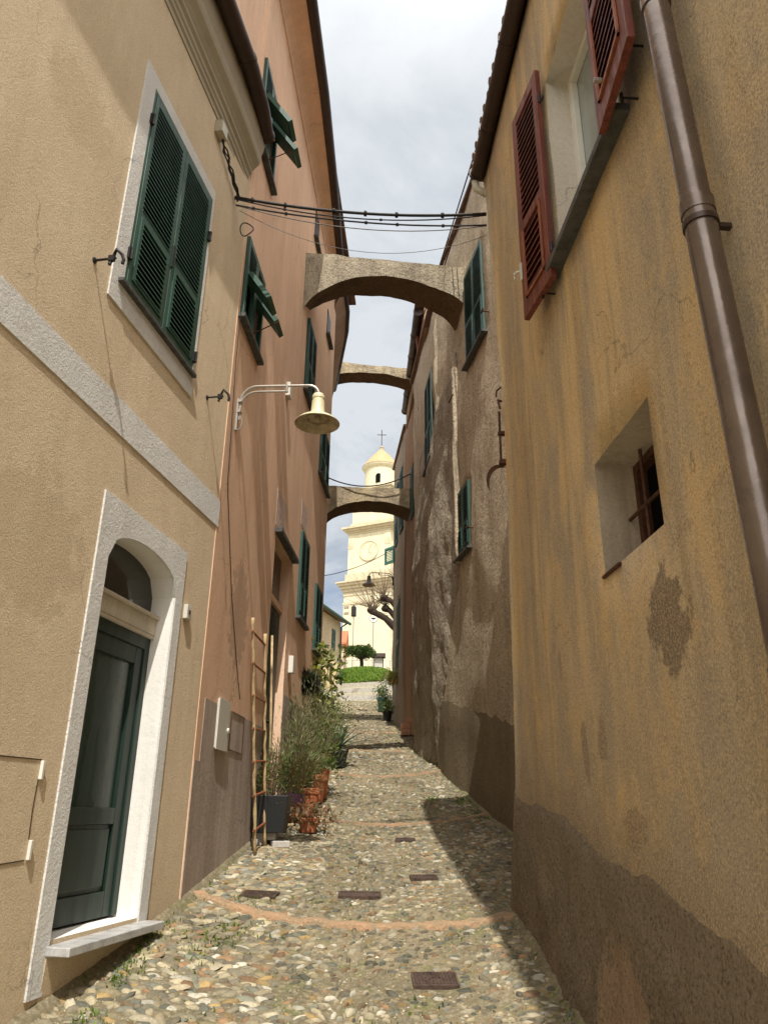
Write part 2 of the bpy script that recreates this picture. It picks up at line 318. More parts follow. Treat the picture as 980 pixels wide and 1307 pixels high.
def wall(fr, name, parent, mat, s0, s1, z0, z1, holes=(), step=.5, warp=None, revealmat=None, thick=.3, back=3.0, endmat=None, disp=0.0, dscale=1.0, top=None, smooth=False):
    """front face with holes cut; reveals; ends, top and back so it is a closed volume"""
    us = {s0, s1}; vs = {z0, z1}
    for h in holes: us |= {h[0], h[1]}; vs |= {h[2], h[3]}
    def fill(S):
        L = sorted(S); out = [L[0]]
        for a, b in zip(L, L[1:]):
            n = max(1, int(round((b-a)/step))); out += [a+(b-a)*k/n for k in range(1, n+1)]
        return out
    U = fill(us); V = fill(vs); m = MB()
    def pt(u, v):
        w = 0.0
        if disp:
            P = fr(u, v, 0); e = 1.0
            w = (noise.fractal(Vector(P)*dscale, .9, 2.0, 5)*disp)*e
        if warp: u, v, w = warp(u, v, w)
        return fr(u, v, w)
    idx = {}
    for i, u in enumerate(U):
        for j, v in enumerate(V): idx[i, j] = len(m.v); m.v.append(tuple(pt(u, v)))
    eps = 1e-6
    for i in range(len(U)-1):
        for j in range(len(V)-1):
            cu = (U[i]+U[i+1])/2; cv = (V[j]+V[j+1])/2
            if any(h[0]-eps < cu < h[1]+eps and h[2]-eps < cv < h[3]+eps for h in holes): continue
            m.f.append((idx[i,j], idx[i+1,j], idx[i+1,j+1], idx[i,j+1])); m.m.append(0)
    for h in holes:
        d = h[4]
        ui = [i for i, u in enumerate(U) if h[0]-eps <= u <= h[1]+eps]; vj = [j for j, v in enumerate(V) if h[2]-eps <= v <= h[3]+eps]
        loop = [(i, vj[0]) for i in ui]+[(ui[-1], j) for j in vj[1:]]+[(i, vj[-1]) for i in reversed(ui[:-1])]+[(ui[0], j) for j in reversed(vj[1:-1])]
        b = len(m.v)
        for (i, j) in loop: m.v.append(tuple(fr(U[i], V[j], -d)))
        n = len(loop)
        for k in range(n):
            a, c = loop[k], loop[(k+1)%n]
            m.f.append((idx[a], idx[c], b+(k+1)%n, b+k)); m.m.append(h[5] if len(h) > 5 else 1)
        m.f.append(tuple(range(b, b+n))); m.m.append(2)
    # ends / top / back
    I, J = len(U)-1, len(V)-1
    def strip(L):
        b = len(m.v)
        for (i, j) in L: m.v.append(tuple(fr(U[i], V[j], -back)))
        for k in range(len(L)-1): m.f.append((idx[L[k]], idx[L[k+1]], b+k+1, b+k)); m.m.append(0)
    strip([(0, j) for j in range(J+1)]); strip([(I, j) for j in range(J+1)]); strip([(i, J) for i in range(I+1)])
    m.add([fr(s0, z0, -back), fr(s1, z0, -back), fr(s1, z1, -back), fr(s0, z1, -back)], [(0,1,2,3)])
    o = m.build(name, [mat, revealmat or mat, 'dark', 'darkreveal'], parent, smooth=smooth, recalc=False)
    return o

# ------------------------------------------------------------------ shutters
def louver_panel(m, fr, u0, u1, v0, v1, w0, w1, pitch=.045, stile=.05, rail=.06, tilt=40, mi=0):
    m.box(fr, u0, u0+stile, v0, v1, w0, w1, mi); m.box(fr, u1-stile, u1, v0, v1, w0, w1, mi)
    m.box(fr, u0+stile, u1-stile, v0, v0+rail, w0, w1, mi); m.box(fr, u0+stile, u1-stile, v1-rail, v1, w0, w1, mi)
    a, b = v0+rail, v1-rail; n = max(2, int((b-a)/pitch)); wc = (w0+w1)/2; hw = (w1-w0)*.62; hh = hw*math.tan(R(tilt))
    for k in range(n):
        c = a+(k+.5)*(b-a)/n; th = .005
        q = [(u, v, w) for u in (u0+stile-.004, u1-stile+.004) for (v, w) in ((c+hh+th, wc-hw),(c+hh-th, wc-hw),(c-hh-th, wc+hw),(c-hh+th, wc+hw))]
        m.add([fr(*p) for p in q], [(0,1,2,3),(7,6,5,4),(0,4,5,1),(1,5,6,2),(2,6,7,3),(3,7,4,0)], mi)

def shutter_leaf(fr, parent, mat, u0, u1, v0, v1, w0, w1, split=.42, flap=0.0, flapmat=None, name='shutter', pitch=.045, hard='iron'):
    """Ligurian leaf: upper louvres, lower louvred flap (hinged at its top, pushed out by angle flap)"""
    m = MB(); st = .055; vm = v0+(v1-v0)*split
    m.box(fr, u0, u0+st, v0, v1, w0, w1); m.box(fr, u1-st, u1, v0, v1, w0, w1)
    m.box(fr, u0+st, u1-st, v0, v0+.09, w0, w1); m.box(fr, u0+st, u1-st, v1-.07, v1, w0, w1); m.box(fr, u0+st, u1-st, vm-.035, vm+.035, w0, w1)
    a, b = vm+.035, v1-.07; n = max(2, int((b-a)/pitch)); wc = (w0+w1)/2; hw = (w1-w0)*.6; hh = hw*.85
    for k in range(n):
        c = a+(k+.5)*(b-a)/n; th = .005
        q = [(u, v, w) for u in (u0+st-.004, u1-st+.004) for (v, w) in ((c+hh+th, wc-hw),(c+hh-th, wc-hw),(c-hh-th, wc+hw),(c-hh+th, wc+hw))]
        m.add([fr(*p) for p in q], [(0,1,2,3),(7,6,5,4),(0,4,5,1),(1,5,6,2),(2,6,7,3),(3,7,4,0)])
    leaf = m.build(name, mat, parent, bevel=.002)
    f = MB(); g = fr.sub(0, vm-.03, w1 if flap else w0+.004, 0, -flap)
    if flap: u0, u1 = u0+.035, u1-.035; v0 = v0+.17
    louver_panel(f, g, u0+st-.004 if not flap else u0+.01, u1-st+.004 if not flap else u1-.01, -(vm-.03-v0-.075 if not flap else vm-v0-.02), 0, 0, w1-w0+.006, pitch=pitch, stile=.035, rail=.035)
    f.build('flap', flapmat or mat, leaf)
    return leaf

# ================================================================== GROUND AND PATH
def ground():
    m = MB(); ys = [-30,-6]+[i*.25 for i in range(-20, 200)]+list(range(50, 130, 5))+[160, 260, 500]
    xs = [-250,-60,-20,-8,-3,-2,-1,0,1,2,3,8,20,60,250]
    for y in ys:
        for x in xs:
            z = gz(y, x)-.03; m.v.append((x, y, z))
    nx = len(xs)
    for j in range(len(ys)-1):
        for i in range(nx-1): m.f.append((j*nx+i, j*nx+i+1, (j+1)*nx+i+1, (j+1)*nx+i)); m.m.append(0)
    o = m.build('ground', 'earth', recalc=False, smooth=True); o['kind'] = 'structure'
ground()

def bank(x, y):                                   # the bed lifts a little against the left wall
    return .05*max(0, -(x)-1.0)/.6 - .012*math.cos(x*2.2)

def path():
    # mortar bed
    xs = np.arange(-2.4, 2.61, .07); ys = np.arange(2.2, 27, .07); m = MB()
    for y in ys:
        for x in xs:
            z = gz(y, x)+bank(x, y)+noise.noise(Vector((x*3, y*3, 0)))*.012+noise.noise(Vector((x*14, y*14, 2)))*.006; m.v.append((x, y, z))
    nx = len(xs)
    for j in range(len(ys)-1):
        for i in range(nx-1): m.f.append((j*nx+i, j*nx+i+1, (j+1)*nx+i+1, (j+1)*nx+i)); m.m.append(0)
    o = m.build('path', 'bed', recalc=False, smooth=True); o['kind'] = 'structure'
    # river stones, set on edge in rough rows across the path
    pal = np.array([(.48,.41,.27),(.39,.33,.20),(.29,.255,.175),(.35,.305,.205),(.60,.56,.45),(.35,.22,.12),(.215,.19,.135),(.41,.29,.13),(.23,.23,.175),(.54,.48,.34),(.33,.28,.18),(.28,.20,.12),(.21,.205,.15)])
    wts = np.array([.13,.10,.11,.10,.07,.06,.09,.05,.08,.07,.08,.04,.06]); wts /= wts.sum()
    K = 9; ang = np.linspace(0, 2*np.pi, K, endpoint=False)
    rings = [(1.0, -.25), (.93, .32), (.62, .80)]
    V = []; F = []; Cc = []; nb = 0
    keep = [(.34,5.24,.15,.11),(-.15,6.80,.185,.09),(.39,7.38,.135,.085),(-.93,6.70,.155,.10),(.28,9.05,.125,.095)]
    clear = lambda x, y: all(abs(x-a) > w or abs(y-b) > h for a, b, w, h in keep)
    y = 3.9; row = 0
    while y < 26.5:
        dens = 1.0 if y < 13 else 1.25
        x = -2.2+rng.random()*.1
        while x < 2.3:
            big = 1.0+.35*(x < -.55 and y < 9)+.22*rng.normal()
            big = float(np.clip(big, .5, 1.9))*dens
            a = .036*big*(.75+.55*rng.random()); b = a*(.30+.34*rng.random())
            xx = x+rng.normal()*.012; yy = y+rng.normal()*.014+.10*(xx*xx)*.35
            x += .064*dens*(.8+.45*rng.random())*(1.15 if big > 1.25 else 1)
            nn = noise.noise(Vector((xx*1.6, yy*1.6, 7)))
            if rng.random() < .10+.22*(nn > .12)-.07*(xx < -.7): continue
            if not clear(xx, yy): continue
            if -.6 < xx < .8:
                a *= .86; b *= .74
                if nn > -.12 and rng.random() < .16: continue
            wl = -1.45-.176*(6.33-yy) if yy < 6.33 else -1.45+.061*(yy-6.33); wr = 1.0+.061*(6.35-yy) if yy < 6.35 else 1.5-.164*(yy-9.4)
            if (xx-wl < .07 or wr-xx < .08) and rng.random() < .65: continue
            lane = abs(xx+.15) < .09 and y < 13
            th = rng.normal()*.36+(.9 if lane else 0)+.25*math.sin(yy*1.3+xx)
            h = .018*(.6+.7*rng.random())*dens; ca, sa = math.cos(th), math.sin(th)
            z0 = gz(yy, xx)+bank(xx, yy)-.004
            irr = 1+.16*np.sin(ang*2+rng.random()*6)+.13*rng.normal(size=K)
            tx, ty = rng.normal()*.16, rng.normal()*.16
            vs = []
            for r, hz in rings:
                px = np.cos(ang)*a*r*irr; py = np.sin(ang)*b*r*irr
                vs.append(np.stack([xx+px*ca-py*sa, yy+px*sa+py*ca, z0+hz*h+(px*tx+py*ty)+(gz(yy+.1)-gz(yy-.1))*5*(px*sa+py*ca)], 1))
            vs.append(np.array([[xx, yy, z0+h]])); vs = np.concatenate(vs); V.append(vs)
            for q in range(2):
                for k in range(K): F.append((nb+q*K+k, nb+q*K+(k+1)%K, nb+(q+1)*K+(k+1)%K, nb+(q+1)*K+k))
            for k in range(K): F.append((nb+2*K+k, nb+2*K+(k+1)%K, nb+3*K))
            col = pal[rng.choice(len(pal), p=wts)]*(.50+.52*rng.random())*(1-.30*max(0,min(1,.5+nn*2.5))*(1 if xx > -.6 else .4))*(1.12 if xx < -.7 else 1)
            Cc.append(np.tile(np.append(col, 1), (len(vs), 1))); nb += len(vs)
        y += .038*dens*(.9+.2*rng.random()); row += 1
    # small chips pressed in between
    k5 = np.linspace(0, 2*np.pi, 5, endpoint=False)
    for _ in range(26000):
        yy = 4.0+10*rng.random()**1.25; xx = rng.uniform(-2.0, 1.9)
        if not clear(xx, yy): continue
        a = .006+.012*rng.random()**2; b = a*(.5+.4*rng.random()); th = rng.random()*6.28; ca, sa = math.cos(th), math.sin(th)
        z0 = gz(yy, xx)+bank(xx, yy)-.002+noise.noise(Vector((xx*3, yy*3, 0)))*.012; px = np.cos(k5)*a; py = np.sin(k5)*b
        V.append(np.concatenate([np.stack([xx+px*ca-py*sa, yy+px*sa+py*ca, np.full(5, z0)], 1), np.array([[xx, yy, z0+a*.6]])]))
        for k in range(5): F.append((nb+k, nb+(k+1)%5, nb+5))
        col = pal[rng.choice(len(pal), p=wts)]*(.5+.6*rng.random()); Cc.append(np.tile(np.append(col, 1), (6, 1))); nb += 6
    V = np.concatenate(V); Cc = np.concatenate(Cc)
    me = bpy.data.meshes.new('cobbles'); me.from_pydata(V.tolist(), [], F)
    at = me.color_attributes.new('Col', 'FLOAT_COLOR', 'POINT'); at.data.foreach_set('color', Cc.ravel())
    me.polygons.foreach_set('use_smooth', [True]*len(F)); me.materials.append(MAT['cobble']); me.update()
    o = bpy.data.objects.new('cobbled_path', me); COL.objects.link(o); o['kind'] = 'structure'
path()

def step_edge(pts, label, drop=.05, w=.115):
    """curved row of worn terracotta blocks across the path"""
    P = [Vector((x, y, gz(y, x))) for x, y in pts]; L = []
    for a, b in zip(P, P[1:]):
        n = 8
        for k in range(n): L.append(a.lerp(b, k/n))
    L.append(P[-1]); m = MB(); seg = 0; i = 0
    # smooth
    for _ in range(6): L = [L[0]]+[(L[k-1]+L[k]*2+L[k+1])/4 for k in range(1, len(L)-1)]+[L[-1]]
    n = len(L)
    for k, p in enumerate(L):
        t = (L[min(k+1,n-1)]-L[max(k-1,0)]); t.z = 0; t.normalize(); nrm = Vector((-t.y, t.x, 0)); z = gz(p.y, p.x)+bank(p.x, p.y)+.016+.007*math.sin(k*1.7)+random.uniform(-.004,.004)
        wv = w*(1+.12*random.uniform(-1,1)); e = .012*random.uniform(-1,1)
        for (dn, dz) in ((-.5, -.08), (-.5+e, -.012), (-.36, .004), (.4, .006), (.5, -.02), (.5, -.08)):
            q = p+nrm*(dn*wv); m.v.append((q.x, q.y, z+dz+.006))
    for k in range(n-1):
        if k % 9 == 8: pass
        for j in range(5): m.f.append((k*6+j, (k+1)*6+j, (k+1)*6+j+1, k*6+j+1)); m.m.append(0)
    m.f.append(tuple(range(6))); m.m.append(0); m.f.append(tuple(range((n-1)*6, n*6))); m.m.append(0)
    c = P[len(P)//2]
    o = m.build('step_edge', 'stepbrick', loc=tuple(c), smooth=True, autosmooth=50); tag(o, label, 'step edging')
step_edge([(-1.50,6.66),(-1.28,6.46),(-.72,6.21),(-.1,6.12),(.57,6.16),(1.0,6.30),(1.45,6.55)], 'widest curved terracotta step edging crossing the cobbles in front of the tall plinth')
step_edge([(-1.35,10.38),(-1.0,10.2),(-.52,9.94),(.04,9.83),(.6,9.93),(1.1,10.18),(1.4,10.4)], 'curved terracotta step edging level with the black plastic pot, second one up', .04, .07)
step_edge([(-1.15,14.75),(-.5,14.55),(.1,14.5),(.75,14.7)], 'faint brown step edging level with the agave pot, fourth one up', .03, .08)
step_edge([(-1.2,17.9),(-.5,17.7),(.1,17.7),(.6,17.85)], 'brown step edging beside the stacked clay bricks, fifth one up', .03, .08)
step_edge([(-1.1,12.45),(-.8,12.28),(-.41,12.14),(.3,12.16),(.78,12.36),(1.0,12.5)], 'faint terracotta step edging beside the orange flower pots, third one up', .03, .06)

def grate(x, y, w, d, label, rot=0.0, kind='grid'):
    z = gz(y, x)+bank(x, y)+.016; sl = (gz(y+.2)-gz(y-.2))/.4; c, s = math.cos(rot), math.sin(rot)
    fr = Fr((x, y, z), (c, s, s*sl), Vector((-s, c, c*sl)), Vector((0, -sl, 1)).normalized())
    t = thing('drain_cover', label, 'drain cover', (x, y, z))
    m = MB(); f = .012
    m.box(fr, -w/2, w/2, -d/2, -d/2+f, -.03, .006); m.box(fr, -w/2, w/2, d/2-f, d/2, -.03, .006)
    m.box(fr, -w/2, -w/2+f, -d/2+f, d/2-f, -.03, .006); m.box(fr, w/2-f, w/2, -d/2+f, d/2-f, -.03, .006)
    m.build('rim', 'grate', t)
    p = MB(); p.box(fr, -w/2+f, w/2-f, -d/2+f, d/2-f, -.03, -.004)
    if kind == 'grid':
        nx = int((w-2*f)/.019); ny = int((d-2*f)/.019)
        for i in range(nx):
            for j in range(ny):
                if abs(i-nx/2+.5) < 3 and abs(j-ny/2+.5) < 1.5 and (i+j) % 2: continue
                u = -w/2+f+(i+.5)*(w-2*f)/nx; v = -d/2+f+(j+.5)*(d-2*f)/ny
                p.box(fr, u-.0065, u+.0065, v-.0065, v+.0065, -.0039, .004)
    else:
        n = int((w-2*f)/.022)
        for i in range(n):
            u = -w/2+f+(i+.5)*(w-2*f)/n; p.box(fr, u-.006, u+.006, -d/2+f+.006, d/2-f-.006, -.0039, .004)
    p.build('plate', 'grate', t)
grate(.34, 5.24, .27, .19, 'rusty square-studded cover set in the cobbles below the lowest step edging', .04)
grate(-.15, 6.80, .34, .15, 'wide low barred drain grille just above the lowest step edging', 0, 'bars')
grate(.39, 7.38, .24, .14, 'dark barred drain cover nearer the right wall, above the wide grille', .08, 'bars')
grate(-.93, 6.70, .28, .17, 'brown worn cover near the left wall at the lowest step edging', -.15)
grate(.28, 9.05, .22, .16, 'small dark cover in mid path, below the second step edging', 0)

# ================================================================== LEFT: BEIGE HOUSE
def beige_house():
    t = thing('beige_house', 'beige roughcast house with grey band, green shutters and a dark green door', 'house', tuple(FA(-1, .7, 0)))
    win = (-2.05, -.88, 4.97, 6.77, .06); door = (-1.72, -.70, .955, 3.02, .21)
    # arched head of the door opening: hole goes to the crown, a spandrel piece closes the corners
    hd = (-1.72, -.70, .955, 3.33, .21)
    wall(FA, 'wall', t, 'beige', -9.5, -.02, -1.5, 8.27, [win, hd], step=.6, revealmat='white', back=5)
    m = MB(); u0, u1 = -1.72, -.70; n = 14; zs, zc = 3.10, 3.33
    arc = [(u0+(u1-u0)*k/n, zs+(zc-zs)*math.sin(math.acos(max(-1, min(1, -1+2*k/n))))**.8) for k in range(n+1)]
    for (a, b) in zip(arc, arc[1:]):
        m.prism(FA, [(a[0], a[1]), (b[0], b[1]), (b[0], 3.36), (a[0], 3.36)], -.208, -.003)
    m.build('lintel', 'white', t)
    # pale surround of door and window, and the band
    def ring(name, o, i, z_lo=None):
        r = MB(); (a, b, c, d), (e, f, g, h) = o, i
        r.box(FA, a, e, c, d, .001, .013); r.box(FA, f, b, c, d, .001, .013); r.box(FA, e, f, h, d, .001, .013)
        if g > c: r.box(FA, e, f, c, g, .001, .013)
        return r
    r = ring('door_surround', (-1.86, -.58, .70, 3.50), (u0, u1, .70, 3.36))
    for (a, b) in zip(arc, arc[1:]): r.prism(FA, [(a[0], a[1]), (b[0], b[1]), (b[0], 3.36), (a[0], 3.36)], -.002, .013)
    r.build('door_surround', 'grey_render', t)
    ring('w', (-2.2, -.84, 4.75, 6.89), (-2.05, -.88, 4.93, 6.77)).build('window_surround', 'grey_render', t)
    b = MB(); b.box(FA, -9.5, -.022, 3.92, 4.16, .001, .009); b.build('string_course', 'grey_render', t)
    # window: two leaves
    w = MB(); w.box(FA, -2.12, -.86, 4.915, 4.945, -.02, .05); w.build('window_sill', 'slate', t, bevel=.004)
    f = MB()
    f.box(FA, -2.05, -2.025, 4.95, 6.77, -.05, .012); f.box(FA, -.905, -.88, 4.95, 6.77, -.05, .012); f.box(FA, -2.025, -.905, 6.745, 6.77, -.05, .012)
    fo = f.build('window_frame', 'green', t)
    for (a, b2) in ((-2.022, -1.468), (-1.462, -.908)):
        shutter_leaf(FA, t, 'green', a, b2, 4.96, 6.742, -.03, .018, split=.37, pitch=.042)
    for (u, v) in ((-2.045,6.45),(-2.045,5.2),(-.885,6.35),(-.885,5.1)):
        h = MB(); h.box(FA, u-.02, u+.02, v-.045, v+.045, .013, .03); h.tube([FA(u, v-.05, .035), FA(u, v+.05, .035)], .011, 6); h.build('hinge', 'iron', t)
    h = MB(); h.box(FA, -1.475, -1.455, 5.55, 5.75, .019, .034); h.build('latch', 'iron', t)
    # door leaf, panels, transom, fanlight
    d = MB(); D0 = -.175
    d.box(FA, u0+.001, u0+.07, .97, 2.80, D0-.03, D0+.03); d.box(FA, u1-.07, u1-.001, .97, 2.80, D0-.03, D0+.03)
    d.box(FA, u0+.07, u1-.07, 2.70, 2.80, D0-.03, D0+.03)
    c0 = (u0+u1)/2
    for (a, b2) in ((u0+.07, u1-.07),):
        d.box(FA, a, a+.1, .97, 2.70, D0-.02, D0+.015); d.box(FA, b2-.1, b2, .97, 2.70, D0-.02, D0+.015)
        d.box(FA, a+.1, b2-.1, .97, 1.12, D0-.02, D0+.015); d.box(FA, a+.1, b2-.1, 1.52, 1.62, D0-.02, D0+.015); d.box(FA, a+.1, b2-.1, 2.58, 2.70, D0-.02, D0+.015)
        d.box(FA, a+.1, b2-.1, 1.12, 1.52, D0-.02, D0-.006); d.box(FA, a+.13, b2-.13, 1.15, 1.49, D0-.006, D0+.006)
    do = d.build('door', 'doorgreen', t, bevel=.004)
    gp = MB(); gp.box(FA, u0+.17, u1-.17, 1.62, 2.58, D0-.02, D0-.010); gp.build('door_pane', 'pane_green', do)
    k = MB(); k.lathe(FA(u0+.12, 1.95, D0+.016), [(.012,0),(.012,.03),(.024,.035),(.026,.05),(.018,.062)], 14, ax=FA.w); k.build('handle', 'iron', do, smooth=True)
    tr = MB(); tr.box(FA, u0+.001, u1-.001, 2.81, 2.93, D0-.02, D0+.06); tr.box(FA, u0+.001, u1-.001, 2.93, 2.955, D0-.02, D0+.085); tr.box(FA, u0+.001, u1-.001, 2.785, 2.81, D0-.02, D0+.055)
    tr.build('transom', 'oldwhite', t, bevel=.006)
    fl = MB(); fl.box(FA, u0+.001, u1-.001, 2.956, 3.335, D0-.02, D0); fl.build('fanlight', 'glass', t)
    s = MB(); s.prism(FA, [(u0-.03,.885),(u1+.1,.885),(u1+.1,.93),(u0-.03,.93)], -.20, .15); s.box(FA, u0+.001, u1-.001, .931, .954, -.208, -.001)
    s.build('door_step', 'marble', t, bevel=.005)
    sb = MB(); sb.prism(FA, [(-.002,.60),(.012,.70),(.02,.884),(-.002,.884)], u0-.02, u1+.06, axis='wv'); sb.build('step_base', 'beige', t)
    # cornice, gutter, roof edge
    prof = [(0,7.66),(.012,7.66),(.012,7.71),(.03,7.725),(.03,7.76),(.045,7.775),(.05,7.81),(.075,7.83),(.075,7.86),(.105,7.90),(.15,7.945),(.16,7.98),(.16,8.05),(.18,8.12),(.19,8.2),(.19,8.28),(0,8.28)]
    c = MB(); path_ = [(-9.5,0),(-4,0),(-2,0),(-.95,0),(-.5,-.012),(-.12,-.035)]
    n = len(prof)
    for (u, w) in path_:
        for (pw, pv) in prof: c.v.append(tuple(FA(u, pv, pw+w)))
    for i in range(len(path_)-1):
        for j in range(n): c.f.append((i*n+j, (i+1)*n+j, (i+1)*n+(j+1)%n, i*n+(j+1)%n)); c.m.append(0)
    c.f.append(tuple(range((len(path_)-1)*n, len(path_)*n))); c.m.append(0)
    c.build('cornice', 'cornice', t)
    g = MB(); gp = [FA(u, 8.29, w) for (u, w) in ((-9.5,.275),(-4,.275),(-1.9,.275),(-.95,.275),(-.5,.235),(-.14,.17))]
    g.tube(gp, .085, 14)
    for u in (-3.2, -2.1, -1.05, -.16): 
        w = .275 if u < -.9 else .175; g.tube([FA(u-.02, 8.29, w), FA(u+.02, 8.29, w)], .094, 14)
    g.build('gutter', 'gutter', t, smooth=True, autosmooth=40)
    ro = MB(); ro.prism(FA, [(.22,8.36),(.22,8.39),(-2.4,9.25),(-5,8.3),(-5,8.29)], -9.5, -.02, axis='wv'); ro.build('roof', 'tile', t)
    cs = MB()
    return t
beige_house()

def holdback(u, v, label, flip=1):
    t = thing('shutter_holder', label, 'shutter holder', tuple(FA(u, v, 0)))
    m = MB(); m.tube([FA(u, v, -.01), FA(u, v, .15)], .008, 8); m.lathe(FA(u, v, .0), [(.022,0),(.02,.008)], 10, ax=FA.w)
    m.build('pin', 'iron', t)
    m = MB(); m.tube([FA(u, v-.045, .11), FA(u+.01*flip, v+.03, .125), FA(u-.01*flip, v+.06, .15), FA(u, v+.02, .19), FA(u, v-.02, .205), FA(u, v-.05, .2)], .011, 8)
    m.box(FA, u-.012, u+.012, v-.02, v+.02, .10, .14); m.build('catch', 'iron', t)
holdback(-2.39, 4.86, 'black iron shutter holder on the beige wall to the left of the green window')
holdback(-.52, 4.93, 'black iron shutter holder by the corner of the beige house')

def small_fittings():
    t = thing('door_bell', 'cream bell box to the right of the green door', 'bell', tuple(FA(-.47, 3.05, 0)))
    m = MB(); m.box(FA, -.52, -.44, 2.99, 3.10, .001, .035); m.build('case', 'creambox', t, bevel=.004)
    m = MB(); m.box(FA, -.495, -.465, 3.03, 3.06, .0351, .042); m.build('button', 'rust', t, bevel=.002)
    # junction boxes
    t = thing('junction_box', 'grey cable junction box under the beige house cornice', 'junction box', tuple(FA(-.85, 7.5, 0)))
    m = MB(); m.box(FA, -1.0, -.86, 7.48, 7.62, .001, .07); m.build('case', 'cornice', t, bevel=.006)
    m = MB(); m.box(FA, -.99, -.87, 7.49, 7.61, .0705, .078); m.build('lid', 'creambox', t, bevel=.003)
    # two white clips of the hatch at far left
    for k, (u, v, lab) in enumerate(((-2.05, 1.80, 'upper white clip of the plastered-over hatch left of the door'), (-2.04, 1.41, 'lower white clip of the plastered-over hatch left of the door'))):
        m = MB(); m.box(FA, u-.008, u+.012, v-.05, v+.045, .001, .02); tag(m.build('hatch_clip', 'whiteframe', loc=tuple(FA(u, v, 0)), bevel=.003), lab, 'clip')
    m = MB()
    m.tube([FA(-2.9,1.835,.001), FA(-2.5,1.845,.001), FA(-2.05,1.85,.001)], .003, 4)
    m.tube([FA(-2.055,1.75,.001), FA(-2.06,1.6,.001), FA(-2.05,1.46,.001)], .003, 4)
    m.tube([FA(-2.06,1.36,.001), FA(-2.4,1.345,.001), FA(-2.9,1.34,.001)], .003, 4)
    tag(m.build('plastered_hatch', 'soil', loc=tuple(FA(-2.4,1.6,0))), 'thin outline of a plastered hatch in the beige wall beside two white clips', 'hatch')
    # cable running down the cornice
    for k in range(3):
        m = MB(); P = [FA(-.93+.01*k, 7.5, .03+.012*k)]
        for i in range(1, 11):
            f = i/10; P.append(FA(-.90+.52*f+.01*math.sin(i*2+k), 7.48-.24*f+.015*math.sin(i*1.7+k*2), .03+.012*k+.01*math.sin(i*2.3+k)))
        m.tube(P, .008, 6); tag(m.build('wall_cable', 'cable', loc=tuple(P[0])), 'twisted cable running from the junction box to the corner of the beige house', 'cable', 'cables twisted together under the cornice')
    # thin cord down the pink wall
    m = MB(); m.tube([FB(-.05,6.9,.03), FB(-.02,5.6,.02), FB(.12,4.4,.012), FB(.6,3.5,.01), FB(1.02,2.9,.01), FB(1.25,2.62,.01)], .004, 5)
    tag(m.build('cord', 'cable', loc=tuple(FB(.1,4.4,0))), 'thin dark cord hanging down the near end of the salmon wall', 'cord')
small_fittings()

